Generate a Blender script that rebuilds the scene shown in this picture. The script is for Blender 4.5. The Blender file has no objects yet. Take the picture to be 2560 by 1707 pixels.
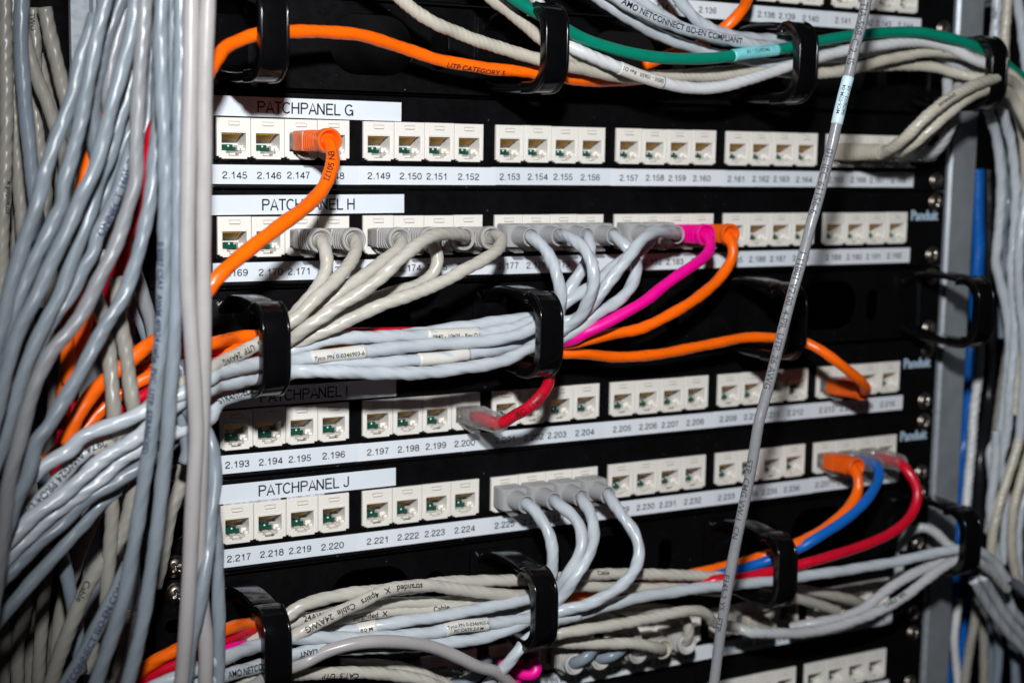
import bpy, bmesh, math, random
import numpy as np
random.seed(7)
sc = bpy.context.scene
COL = sc.collection
Z0 = 1200.0                       # height of the G-row above the floor, mm
S = 0.001                         # all lengths below are millimetres

# ------------------------------------------------------------------ camera
cam_d = bpy.data.cameras.new('camera')
cam = bpy.data.objects.new('camera', cam_d); COL.objects.link(cam)
cam_d.sensor_width = 36.0; cam_d.lens = 51.32
cam_d.clip_start = 0.02; cam_d.clip_end = 20
CAM = (-208.2266, -639.5527, -16.1862)
_r = (0.871272, -0.49056872, 0.01508101); _u = (0.04808798, 0.11590531, 0.99209551); _f = (0.48843899, 0.86365983, -0.12457551)
from mathutils import Matrix, Vector
cam.matrix_world = Matrix(((_r[0], _u[0], -_f[0], CAM[0]*S), (_r[1], _u[1], -_f[1], CAM[1]*S), (_r[2], _u[2], -_f[2], (CAM[2]+Z0)*S), (0, 0, 0, 1)))
cam_d.dof.use_dof = True; cam_d.dof.focus_distance = 0.668; cam_d.dof.aperture_fstop = 7.2
sc.camera = cam
# ------------------------------------------------------------------ light: a dark cabinet and one camera flash
w = bpy.data.worlds.new('World'); sc.world = w; w.use_nodes = True
w.node_tree.nodes['Background'].inputs[0].default_value = (0.9, 0.95, 1.0, 1)
w.node_tree.nodes['Background'].inputs[1].default_value = 0.006
fl = bpy.data.lights.new('flash', 'SPOT'); fl.shadow_soft_size = 0.02
fl.energy = 27.5; fl.color = (0.97, 0.985, 1.0); fl.spot_size = math.radians(62); fl.spot_blend = 0.8
flo = bpy.data.objects.new('camera_flash', fl); COL.objects.link(flo)
flo.location = ((CAM[0]+12)*S, (CAM[1]+15)*S, (CAM[2]+184+Z0)*S)
flo.rotation_euler = (Vector((235*S, 0, (-85+Z0)*S)) - Vector(flo.location)).to_track_quat('-Z', 'Y').to_euler()
vs = sc.view_settings
vs.view_transform = 'Standard'; vs.look = 'None'; vs.exposure = 0.0; vs.gamma = 1.0; vs.use_curve_mapping = False
sc.render.engine = 'CYCLES'
sc.cycles.use_denoising = True
sc.cycles.max_bounces = 6; sc.cycles.transmission_bounces = 6; sc.cycles.transparent_max_bounces = 8
sc.cycles.caustics_refractive = False; sc.cycles.caustics_reflective = False

# ------------------------------------------------------------------ materials
def mat(name, col, rough=0.4, metal=0.0, var=0.08, nscale=60, bump=0.0, bscale=900, trans=0.0, alpha=1.0, spec=0.5, coat=0.0, dust=0.0, sub=0.0):
    m = bpy.data.materials.new(name); m.use_nodes = True
    nt = m.node_tree; b = nt.nodes['Principled BSDF']
    b.inputs['Roughness'].default_value = rough; b.inputs['Metallic'].default_value = metal
    b.inputs['Specular IOR Level'].default_value = spec
    b.inputs['Coat Weight'].default_value = coat; b.inputs['Coat Roughness'].default_value = 0.12
    if trans: b.inputs['Transmission Weight'].default_value = trans; b.inputs['IOR'].default_value = 1.45
    if alpha < 1: b.inputs['Alpha'].default_value = alpha
    if sub:
        b.inputs['Subsurface Weight'].default_value = sub; b.inputs['Subsurface Radius'].default_value = (1, 1, 1); b.inputs['Subsurface Scale'].default_value = 0.0008
    tc = nt.nodes.new('ShaderNodeTexCoord')
    n = nt.nodes.new('ShaderNodeTexNoise'); n.inputs['Scale'].default_value = nscale; n.inputs['Detail'].default_value = 4
    nt.links.new(tc.outputs['Object'], n.inputs['Vector'])
    mr = nt.nodes.new('ShaderNodeMapRange'); mr.inputs[1].default_value = 0.3; mr.inputs[2].default_value = 0.7
    mr.inputs[3].default_value = 1 - var; mr.inputs[4].default_value = 1 + var
    nt.links.new(n.outputs['Fac'], mr.inputs[0])
    mx = nt.nodes.new('ShaderNodeMix'); mx.data_type = 'RGBA'; mx.blend_type = 'MULTIPLY'; mx.inputs['Factor'].default_value = 1
    mx.inputs['A'].default_value = (*col, 1); nt.links.new(mr.outputs[0], mx.inputs['B'])
    out = mx.outputs['Result']
    if dust:                                            # sparse pale specks of dust
        n2 = nt.nodes.new('ShaderNodeTexNoise'); n2.inputs['Scale'].default_value = 700; n2.inputs['Detail'].default_value = 1
        nt.links.new(tc.outputs['Object'], n2.inputs['Vector'])
        m2 = nt.nodes.new('ShaderNodeMapRange'); m2.inputs[1].default_value = 0.74; m2.inputs[2].default_value = 0.8; m2.inputs[3].default_value = 0; m2.inputs[4].default_value = dust
        nt.links.new(n2.outputs['Fac'], m2.inputs[0])
        x2 = nt.nodes.new('ShaderNodeMix'); x2.data_type = 'RGBA'
        nt.links.new(m2.outputs[0], x2.inputs['Factor']); nt.links.new(out, x2.inputs['A']); x2.inputs['B'].default_value = (0.35, 0.36, 0.38, 1)
        out = x2.outputs['Result']
    nt.links.new(out, b.inputs['Base Color'])
    rr = nt.nodes.new('ShaderNodeMapRange'); rr.inputs[1].default_value = 0.3; rr.inputs[2].default_value = 0.7
    rr.inputs[3].default_value = rough*0.85; rr.inputs[4].default_value = min(1, rough*1.2)
    n3 = nt.nodes.new('ShaderNodeTexNoise'); n3.inputs['Scale'].default_value = nscale*4; nt.links.new(tc.outputs['Object'], n3.inputs['Vector'])
    nt.links.new(n3.outputs['Fac'], rr.inputs[0]); nt.links.new(rr.outputs[0], b.inputs['Roughness'])
    if bump:
        nb = nt.nodes.new('ShaderNodeTexNoise'); nb.inputs['Scale'].default_value = bscale; nb.inputs['Detail'].default_value = 3
        nt.links.new(tc.outputs['Object'], nb.inputs['Vector'])
        bp = nt.nodes.new('ShaderNodeBump'); bp.inputs['Strength'].default_value = bump; bp.inputs['Distance'].default_value = 0.0004
        nt.links.new(nb.outputs['Fac'], bp.inputs['Height']); nt.links.new(bp.outputs['Normal'], b.inputs['Normal'])
    return m
M = {}
M['jack'] = mat('jack_plastic', (0.80, 0.765, 0.71), 0.42, var=0.03)
M['panel'] = mat('black_panel_paint', (0.0028, 0.0028, 0.0033), 0.42, var=0.2, bump=0.12, bscale=2500, dust=0.25, spec=0.10)
M['ring'] = mat('glossy_black_plastic', (0.0025, 0.0025, 0.003), 0.16, var=0.2, bump=0.03, bscale=500, spec=0.4)
M['paper'] = mat('label_tape', (0.685, 0.735, 0.79), 0.38, var=0.035, nscale=25, spec=0.3)
M['paper2'] = mat('label_tape_warm', (0.73, 0.765, 0.81), 0.38, var=0.035, nscale=25, spec=0.3)
M['ink'] = mat('black_ink', (0.008, 0.008, 0.01), 0.5)
M['inkblue'] = mat('dark_blue_ink', (0.02, 0.03, 0.09), 0.5)
M['inkgrey'] = mat('grey_ink', (0.06, 0.06, 0.07), 0.5)
M['foil'] = mat('worn_tape_residue', (0.42, 0.44, 0.47), 0.5, var=0.5, nscale=500)
M['gold'] = mat('gold_contacts', (0.80, 0.46, 0.12), 0.42, 0.75)
M['pinback'] = mat('dark_contact_bed', (0.075, 0.036, 0.011), 0.5)
M['pcb'] = mat('green_circuit_board', (0.0, 0.06, 0.036), 0.35)
M['steel'] = mat('nickel_screw', (0.22, 0.19, 0.165), 0.34, 1.0, var=0.3, nscale=200)
M['alu'] = mat('aluminium_rail', (0.34, 0.37, 0.40), 0.42, 0.5, var=0.1, nscale=80)
M['dark'] = mat('cabinet_dark', (0.006, 0.006, 0.007), 0.7)
M['logo'] = mat('logo_print', (0.42, 0.55, 0.68), 0.5)
M['clear'] = mat('clear_plug', (0.90, 0.90, 0.90), 0.1, trans=0.8, var=0.03, alpha=0.34)
M['smoke'] = mat('smoky_clear_plug', (0.55, 0.54, 0.52), 0.15, trans=0.5, var=0.05, alpha=0.5)
M['sleeve_paper'] = mat('cable_sleeve', (0.64, 0.62, 0.57), 0.3, var=0.05)
M['sleeve_white'] = mat('white_cable_sleeve', (0.68, 0.71, 0.75), 0.3, var=0.05)
M['sleeve_bluepaper'] = mat('pale_cyan_sleeve', (0.20, 0.60, 0.64), 0.35, var=0.15, nscale=300)
M['sleeve_bluewhite'] = mat('pale_blue_sleeve', (0.50, 0.66, 0.74), 0.3, var=0.08, nscale=200)
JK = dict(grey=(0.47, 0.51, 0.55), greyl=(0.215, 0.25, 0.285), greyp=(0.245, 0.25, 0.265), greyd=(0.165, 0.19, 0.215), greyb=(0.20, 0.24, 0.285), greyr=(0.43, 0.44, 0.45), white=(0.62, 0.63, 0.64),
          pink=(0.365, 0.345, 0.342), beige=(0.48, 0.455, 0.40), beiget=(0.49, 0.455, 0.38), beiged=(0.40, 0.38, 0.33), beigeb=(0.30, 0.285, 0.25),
          orange=(0.95, 0.135, 0.002), green=(0.0, 0.205, 0.13), magenta=(0.86, 0.0, 0.29), red=(0.56, 0.004, 0.022), blue=(0.004, 0.115, 0.46),
          longgrey=(0.225, 0.23, 0.245), black=(0.01, 0.01, 0.012))
for k, v in JK.items():
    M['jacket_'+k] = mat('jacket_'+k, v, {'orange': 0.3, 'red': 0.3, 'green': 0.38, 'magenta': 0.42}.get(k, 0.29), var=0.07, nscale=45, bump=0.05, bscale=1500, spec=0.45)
M['boot_grey'] = mat('boot_grey', (0.39, 0.38, 0.365), 0.42, var=0.04)
M['boot_box'] = mat('boot_cool_grey', (0.37, 0.37, 0.375), 0.45, var=0.04)
M['boot_white'] = mat('boot_white', (0.5, 0.49, 0.47), 0.42, var=0.04)
M['boot_beige'] = M['jacket_beiget']
M['boot_orange'] = mat('boot_orange', (0.80, 0.11, 0.003), 0.36, var=0.05)
M['boot_magenta'] = mat('boot_magenta', (0.86, 0.0, 0.29), 0.4, var=0.05)

# ------------------------------------------------------------------ mesh helpers (mm in, metres out)
def mk(name, verts, faces, mats, parent=None, smooth=False, idx=None, loc=None):
    me = bpy.data.meshes.new(name)
    v = np.asarray(verts, float)*S
    me.from_pydata(v.tolist(), [], [list(f) for f in faces])
    for m in (mats if isinstance(mats, (list, tuple)) else [mats]): me.materials.append(m)
    if idx is not None: me.polygons.foreach_set('material_index', list(idx))
    if smooth: me.polygons.foreach_set('use_smooth', [True]*len(me.polygons))
    me.update()
    o = bpy.data.objects.new(name, me); COL.objects.link(o)
    if parent is not None: o.parent = parent
    if loc is not None: o.location = (loc[0]*S, loc[1]*S, loc[2]*S)
    return o
def link_copy(o, parent, loc=None):
    c = o.copy(); COL.objects.link(c); c.parent = parent
    if loc is not None: c.location = (loc[0]*S, loc[1]*S, loc[2]*S)
    return c
def tag(o, label=None, cat=None, group=None, kind=None):
    if label: o['label'] = label
    if cat: o['category'] = cat
    if group: o['group'] = group
    if kind: o['kind'] = kind
    return o
def thing(name, loc, label, cat, group=None):
    o = bpy.data.objects.new(name, None); COL.objects.link(o); o.location = (loc[0]*S, loc[1]*S, (loc[2]+Z0)*S)
    o.empty_display_size = 0.01
    return tag(o, label, cat, group)
class G:
    """collects verts / faces / material indices"""
    def __init__(s): s.v = []; s.f = []; s.m = []
    def add(s, v, f, m=0):
        o = len(s.v); s.v += [tuple(p) for p in v]; s.f += [tuple(i+o for i in q) for q in f]; s.m += [m]*len(f)
    def box(s, x0, x1, y0, y1, z0, z1, m=0, b=0.0):
        if b <= 0:
            v = [(x, y, z) for x in (x0, x1) for y in (y0, y1) for z in (z0, z1)]
            s.add(v, [(0, 1, 3, 2), (4, 6, 7, 5), (0, 4, 5, 1), (2, 3, 7, 6), (0, 2, 6, 4), (1, 5, 7, 3)], m); return
        bm = bmesh.new(); bmesh.ops.create_cube(bm, size=1)
        for q in bm.verts: q.co = Vector(((x0+x1)/2+q.co.x*(x1-x0), (y0+y1)/2+q.co.y*(y1-y0), (z0+z1)/2+q.co.z*(z1-z0)))
        bmesh.ops.bevel(bm, geom=bm.edges[:], offset=b, segments=2, profile=0.5, affect='EDGES')
        s.bm(bm, m)
    def bm(s, bm, m=0):
        bm.verts.ensure_lookup_table(); bm.verts.index_update()
        s.add([q.co[:] for q in bm.verts], [[q.index for q in f.verts] for f in bm.faces], m); bm.free()
    def loft(s, secs, n=5, m=0, caps=True):
        """rounded-rectangle sections (y, w, h, corner radius, x offset, z offset)"""
        rings = []
        for sec in secs:
            y, wd, h, r = sec[:4]; ox = sec[4] if len(sec) > 4 else 0; oz = sec[5] if len(sec) > 5 else 0
            r = min(r, wd/2-0.01, h/2-0.01); ring = []
            for cx, cz, a0 in ((wd/2-r, h/2-r, 0), (-wd/2+r, h/2-r, 90), (-wd/2+r, -h/2+r, 180), (wd/2-r, -h/2+r, 270)):
                for i in range(n):
                    a = math.radians(a0+90*i/(n-1)); ring.append((cx+r*math.cos(a)+ox, y, cz+r*math.sin(a)+oz))
            rings.append(ring)
        k = 4*n; v = [p for q in rings for p in q]; f = []
        for i in range(len(rings)-1):
            for j in range(k): a = i*k+j; b = i*k+(j+1) % k; f.append((a, b, b+k, a+k))
        if caps: f.append(tuple(range(k))[::-1]); f.append(tuple((len(rings)-1)*k+j for j in range(k)))
        s.add(v, f, m)
    def obj(s, name, mats, parent=None, smooth=False, loc=None): return mk(name, s.v, s.f, mats, parent, smooth, s.m, loc)
def shade_auto(o, ang=35):
    me = o.data; me.polygons.foreach_set('use_smooth', [True]*len(me.polygons))
    bm = bmesh.new(); bm.from_mesh(me)
    for e in bm.edges:
        if len(e.link_faces) == 2 and e.calc_face_angle(0) > math.radians(ang): e.smooth = False
    bmesh.ops.recalc_face_normals(bm, faces=bm.faces[:])
    bm.to_mesh(me); bm.free(); me.update()
    return o
def plate(outlines, y_front, depth, bevel=0.2, res=2):
    """flat outline with holes (first = outer, lists of (x, z)) extruded backwards; returns verts, faces in mm"""
    cu = bpy.data.curves.new('t', 'CURVE'); cu.dimensions = '2D'; cu.fill_mode = 'BOTH'
    for pts in outlines:
        sp = cu.splines.new('POLY'); sp.points.add(len(pts)-1); sp.use_cyclic_u = True
        for p, q in zip(sp.points, pts): p.co = (q[0], q[1], 0, 1)
    cu.extrude = depth/2-bevel; cu.bevel_depth = bevel; cu.bevel_resolution = res-1; cu.offset = -bevel
    o = bpy.data.objects.new('t', cu); me = bpy.data.meshes.new_from_object(o)
    v = [(p.co.x, y_front+depth/2-p.co.z, p.co.y) for p in me.vertices]; f = [tuple(p.vertices) for p in me.polygons]
    bpy.data.objects.remove(o); bpy.data.curves.remove(cu); bpy.data.meshes.remove(me)
    return v, f
def rrect(x0, x1, z0, z1, r, n=6):
    p = []
    for cx, cz, a0 in ((x1-r, z1-r, 0), (x0+r, z1-r, 90), (x0+r, z0+r, 180), (x1-r, z0+r, 270)):
        for i in range(n):
            a = math.radians(a0+90*i/(n-1)); p.append((cx+r*math.cos(a), cz+r*math.sin(a)))
    return p
_tc = {}
def text_geo(s):
    """lettering as flat polygons with cap height 1: verts (x, y), faces, width"""
    if s in _tc: return _tc[s]
    cu = bpy.data.curves.new('t', 'FONT'); cu.body = s; cu.offset = .014; cu.resolution_u = 3; cu.size = 1
    o = bpy.data.objects.new('t', cu); me = bpy.data.meshes.new_from_object(o)
    v = np.array([(p.co.x, p.co.y) for p in me.vertices]); f = [tuple(p.vertices) for p in me.polygons]
    bpy.data.objects.remove(o); bpy.data.curves.remove(cu); bpy.data.meshes.remove(me)
    v /= CAPH[0]; v[:, 0] -= v[:, 0].min()
    _tc[s] = (v, f, float(v[:, 0].max())); return _tc[s]
CAPH = [1.0]
CAPH[0] = float(np.ptp(text_geo('H')[0][:, 1])); _tc.clear()
def flat_text(g, s, xc, zc, h, y, m, width=None, skew=0.0):
    v, f, wd = text_geo(s); sx = (width/wd) if width else h
    x = (v[:, 0]-wd/2)*sx; z = (v[:, 1]-0.5)*h
    g.add([(xc+a, y, zc+b+skew*a) for a, b in zip(x, z)], f, m)

def _el(cx, cz, rx, rz, a0=0, a1=360, n=22): return [(cx+rx*math.cos(math.radians(a)), cz+rz*math.sin(math.radians(a))) for a in np.linspace(a0, a1, n)]
_six = [(.49, .75), (.43, .88), (.30, .935), (.16, .86), (.075, .66), (.06, .42), (.09, .20), (.18, .09), (.30, .065), (.43, .13), (.50, .31), (.44, .50), (.30, .575), (.16, .51), (.07, .37)]
SF = {'1': ([[(.10, .73), (.22, .75), (.30, .82), (.335, .98)], [(.34, 1), (.34, 0)]], .60), '2': ([[(.06, .66), (.08, .82), (.16, .91), (.28, .935), (.41, .90), (.49, .78), (.48, .65), (.40, .53), (.22, .36), (.11, .22), (.065, .06)], [(.03, .065), (.54, .065)]], .62),
 '3': ([[(.06, .72), (.11, .87), (.27, .935), (.42, .88), (.47, .74), (.41, .60), (.22, .53)], [(.22, .53), (.43, .47), (.50, .29), (.43, .12), (.27, .065), (.10, .12), (.05, .28)]], .62), '4': ([[(.40, 0), (.40, .95)], [(.41, .93), (.06, .27)], [(.03, .265), (.56, .265)]], .62),
 '5': ([[(.49, .935), (.145, .935), (.085, .47), (.18, .56), (.30, .585), (.44, .51), (.50, .32), (.43, .13), (.27, .065), (.11, .12), (.05, .26)]], .62), '6': ([_six], .62), '7': ([[(.04, .935), (.51, .935), (.36, .70), (.25, .38), (.21, 0)]], .62),
 '8': ([_el(.28, .735, .19, .20), _el(.28, .30, .23, .24)], .62), '9': ([[(.56-a, 1-b) for a, b in _six]], .62), '0': ([_el(.28, .5, .225, .437)], .62), '.': ([[(.13, 0), (.13, .14)]], .29), ' ': ([], .30),
 'P': ([[(.07, 0), (.07, 1)], [(.07, .95), (.40, .95), (.52, .90), (.57, .74), (.52, .57), (.40, .51), (.07, .51)]], .66), 'A': ([[(.03, 0), (.32, .98), (.61, 0)], [(.13, .33), (.51, .33)]], .65), 'T': ([[(.02, .95), (.60, .95)], [(.31, .95), (.31, 0)]], .62),
 'C': ([_el(.36, .5, .30, .45, 42, 318)], .71), 'H': ([[(.07, 0), (.07, 1)], [(.58, 0), (.58, 1)], [(.07, .53), (.58, .53)]], .72), 'N': ([[(.07, 0), (.07, 1)], [(.07, .96), (.57, .04)], [(.57, 0), (.57, 1)]], .72), 'E': ([[(.07, 0), (.07, 1)], [(.07, .95), (.58, .95)], [(.07, .52), (.54, .52)], [(.07, .05), (.59, .05)]], .66),
 'L': ([[(.07, 0), (.07, 1)], [(.07, .05), (.53, .05)]], .56), 'G': ([_el(.37, .5, .31, .45, 42, 335), [(.40, .47), (.66, .47)], [(.65, .47), (.65, 0)]], .76), 'I': ([[(.09, 0), (.09, 1)]], .2), 'J': ([[(.42, 1), (.42, .25), (.36, .1), (.23, .05), (.1, .1), (.05, .28)]], .52)}
def stroke_text(g, s, xc, zc, h, y, m, width, wt, skew=0.0):
    """plain sans lettering made of strokes of even weight"""
    adv = sum(SF[c][1] for c in s)-.08; sx = width/adv; x0 = xc-width/2
    for c in s:
        for st in SF[c][0]:
            P = np.array([(x0+a*sx, zc+(b-.5)*h) for a, b in st]); P[:, 1] += skew*(P[:, 0]-xc); n = len(P)
            T = np.gradient(P, axis=0) if n > 2 else np.repeat((P[1:]-P[:1]), 2, 0); T /= np.linalg.norm(T, axis=1)[:, None]+1e-9; N = np.stack([-T[:, 1], T[:, 0]], 1)*wt*h/2
            if n > 4 and np.allclose(P[0], P[-1]): N[-1] = N[0]
            v = [(p[0], y, p[1]) for p in P+N]+[(p[0], y, p[1]) for p in P-N]
            g.add(v, [(i, i+1, n+i+1, n+i) for i in range(n-1)], m)
        x0 += SF[c][1]*sx

# ------------------------------------------------------------------ cables
def spline(P, step):
    """centripetal Catmull-Rom through P, resampled at equal steps"""
    P = np.asarray(P, float)
    Q = np.vstack([2*P[0]-P[1], P, 2*P[-1]-P[-2]]); out = []
    for i in range(1, len(Q)-2):
        p0, p1, p2, p3 = Q[i-1:i+3]
        t0 = 0; t1 = t0+max(1e-3, np.linalg.norm(p1-p0))**.5; t2 = t1+max(1e-3, np.linalg.norm(p2-p1))**.5; t3 = t2+max(1e-3, np.linalg.norm(p3-p2))**.5
        n = max(2, int(np.linalg.norm(p2-p1)/0.8)); t = np.linspace(t1, t2, n, endpoint=False)[:, None]
        A1 = (t1-t)/(t1-t0)*p0+(t-t0)/(t1-t0)*p1; A2 = (t2-t)/(t2-t1)*p1+(t-t1)/(t2-t1)*p2; A3 = (t3-t)/(t3-t2)*p2+(t-t2)/(t3-t2)*p3
        B1 = (t2-t)/(t2-t0)*A1+(t-t0)/(t2-t0)*A2; B2 = (t3-t)/(t3-t1)*A2+(t-t1)/(t3-t1)*A3
        out.append((t2-t)/(t2-t1)*B1+(t-t1)/(t2-t1)*B2)
    C = np.vstack(out+[P[-1:]])
    for _ in range(6):                                   # relax small kinks, a jacketed cable is stiff
        C[1:-1] = 0.25*C[:-2]+0.5*C[1:-1]+0.25*C[2:]
    for _ in range(120):                                 # and does not bend tighter than about 8 mm
        d = np.linalg.norm(C[2:]-C[:-2], axis=1)/2+1e-6; kap = np.linalg.norm(C[2:]-2*C[1:-1]+C[:-2], axis=1)/d**2
        wk = np.clip((kap-1/9)*30, 0, 1)
        if wk.max() <= 0: break
        wk = np.convolve(np.pad(wk, 4, mode='edge'), np.ones(9)/9, 'valid')[:, None]; wk = np.minimum(1, wk*2.5)
        C[1:-1] = C[1:-1]+0.5*wk*(0.5*(C[:-2]+C[2:])-C[1:-1])
    s = np.r_[0, np.cumsum(np.linalg.norm(np.diff(C, axis=0), axis=1))]
    n = max(4, int(s[-1]/step)); u = np.linspace(0, s[-1], n)
    return np.stack([np.interp(u, s, C[:, k]) for k in range(3)], 1), u
def frames(C):
    T = np.gradient(C, axis=0); T /= np.linalg.norm(T, axis=1)[:, None]
    N = np.zeros_like(C); a = np.array([0.3, 0.2, 0.9]); n = a-T[0]*(a@T[0]); n /= np.linalg.norm(n)
    for i in range(len(C)):
        n = n-T[i]*(n@T[i]); n /= np.linalg.norm(n); N[i] = n
    return T, N, np.cross(T, N)
LUMP = dict(grey=(.055, 17, .042, 7.4), greyl=(.05, 24, .035, 10), greyp=(.04, 26, .035, 9), greyb=(.035, 26, .03, 9), greyd=(.035, 22, .03, 7), greyr=(.035, 14, .055, 4.8), white=(.03, 16, .055, 5.2), pink=(.018, 40, .008, 12),
            beige=(.045, 15, .052, 5.4), beiget=(.035, 12, .052, 3.8), beiged=(.03, 12, .04, 4), beigeb=(.035, 18, .05, 6.5), orange=(.035, 22, .03, 7), green=(.01, 26, .006, 6), magenta=(.022, 22, .012, 6), red=(.022, 24, .012, 7), blue=(.022, 24, .012, 7), longgrey=(.014, 30, .014, 5), black=(.03, 30, .01, 8))
def tube_geo(C, s, r, lp, seg=24, ph=0.0):
    lump, pitch, ridge, sp = lp
    T, N, B = frames(C); th = np.linspace(0, 2*np.pi, seg, endpoint=False)
    rng = np.random.RandomState(int(ph*1000) % 9999)
    wob = np.interp(s, np.linspace(0, s[-1], max(3, int(s[-1]/9))), rng.normal(0, 1, max(3, int(s[-1]/9))))
    fade = np.interp(s, np.linspace(0, s[-1], max(3, int(s[-1]/14))), rng.uniform(.45, 1.15, max(3, int(s[-1]/14))))
    wv = np.cos(4*th[None]-2*np.pi*(s+2.0*np.sin(s/17+ph)+1.3*np.sin(s/6.1+3*ph))[:, None]/sp+ph)
    R = r*(1+lump*np.cos(2*th[None]-2*np.pi*s[:, None]/pitch+ph)+ridge*fade[:, None]*(wv-.35*wv**2)+0.35*lump*np.cos(3*th[None]+2*np.pi*s[:, None]/(pitch*1.7)+2*ph)+0.008*wob[:, None])
    V = C[:, None]+R[..., None]*(np.cos(th)[None, :, None]*N[:, None]+np.sin(th)[None, :, None]*B[:, None])
    n = len(C); i = np.arange(n-1)[:, None]*seg; j = np.arange(seg)[None]; k = (j+1) % seg
    F = np.stack([i+j, i+k, i+k+seg, i+j+seg], -1).reshape(-1, 4).tolist()
    F.append(list(range(seg))[::-1]); F.append([(n-1)*seg+q for q in range(seg)])
    return V.reshape(-1, 3), F
def wrap_text(name, txt, C, s, sc_, h, rev, roll, r, m, parent):
    """lettering wrapped round the jacket at arc length sc_, facing the aisle"""
    bm = bmesh.new(); lines = txt.split('|')
    for li, line in enumerate(lines):
        v, f, wd = text_geo(line); off = ((len(lines)-1)/2-li)*1.45
        vv = [bm.verts.new(((a-wd/2)*h, (b-0.5+off)*h, 0)) for a, b in v]
        for q in f:
            try: bm.faces.new([vv[i] for i in q])
            except ValueError: pass
    H = h*(0.5+1.45*(len(lines)-1)/2)
    for y in np.arange(-H, H, 0.45): bmesh.ops.bisect_plane(bm, geom=bm.verts[:]+bm.edges[:]+bm.faces[:], plane_co=(0, y, 0), plane_no=(0, 1, 0))
    W = max(abs(q.co.x) for q in bm.verts)
    for x in np.arange(-W, W, 1.6): bmesh.ops.bisect_plane(bm, geom=bm.verts[:]+bm.edges[:]+bm.faces[:], plane_co=(x, 0, 0), plane_no=(1, 0, 0))
    bm.verts.index_update()
    co = np.array([q.co[:] for q in bm.verts]); F = [[q.index for q in f.verts] for f in bm.faces]; bm.free()
    T = np.gradient(C, axis=0); T /= np.linalg.norm(T, axis=1)[:, None]
    sg = -1 if rev else 1
    u = np.clip(sc_+sg*co[:, 0], 0.5, s[-1]-0.5)
    P = np.stack([np.interp(u, s, C[:, k]) for k in range(3)], 1); t = np.stack([np.interp(u, s, T[:, k]) for k in range(3)], 1); t /= np.linalg.norm(t, axis=1)[:, None]
    A = np.array(CAM)-np.array([np.interp(sc_, s, C[:, k]) for k in range(3)])
    n = A[None]-t*(t@A)[:, None]; n /= np.linalg.norm(n, axis=1)[:, None]
    e = np.cross(n, t)*sg                                # lettering's up direction
    a = co[:, 1]/r+math.radians(roll)
    V = P+(r)*(np.cos(a)[:, None]*n+np.sin(a)[:, None]*e)
    return mk(name, V, F, m, parent)

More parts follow.
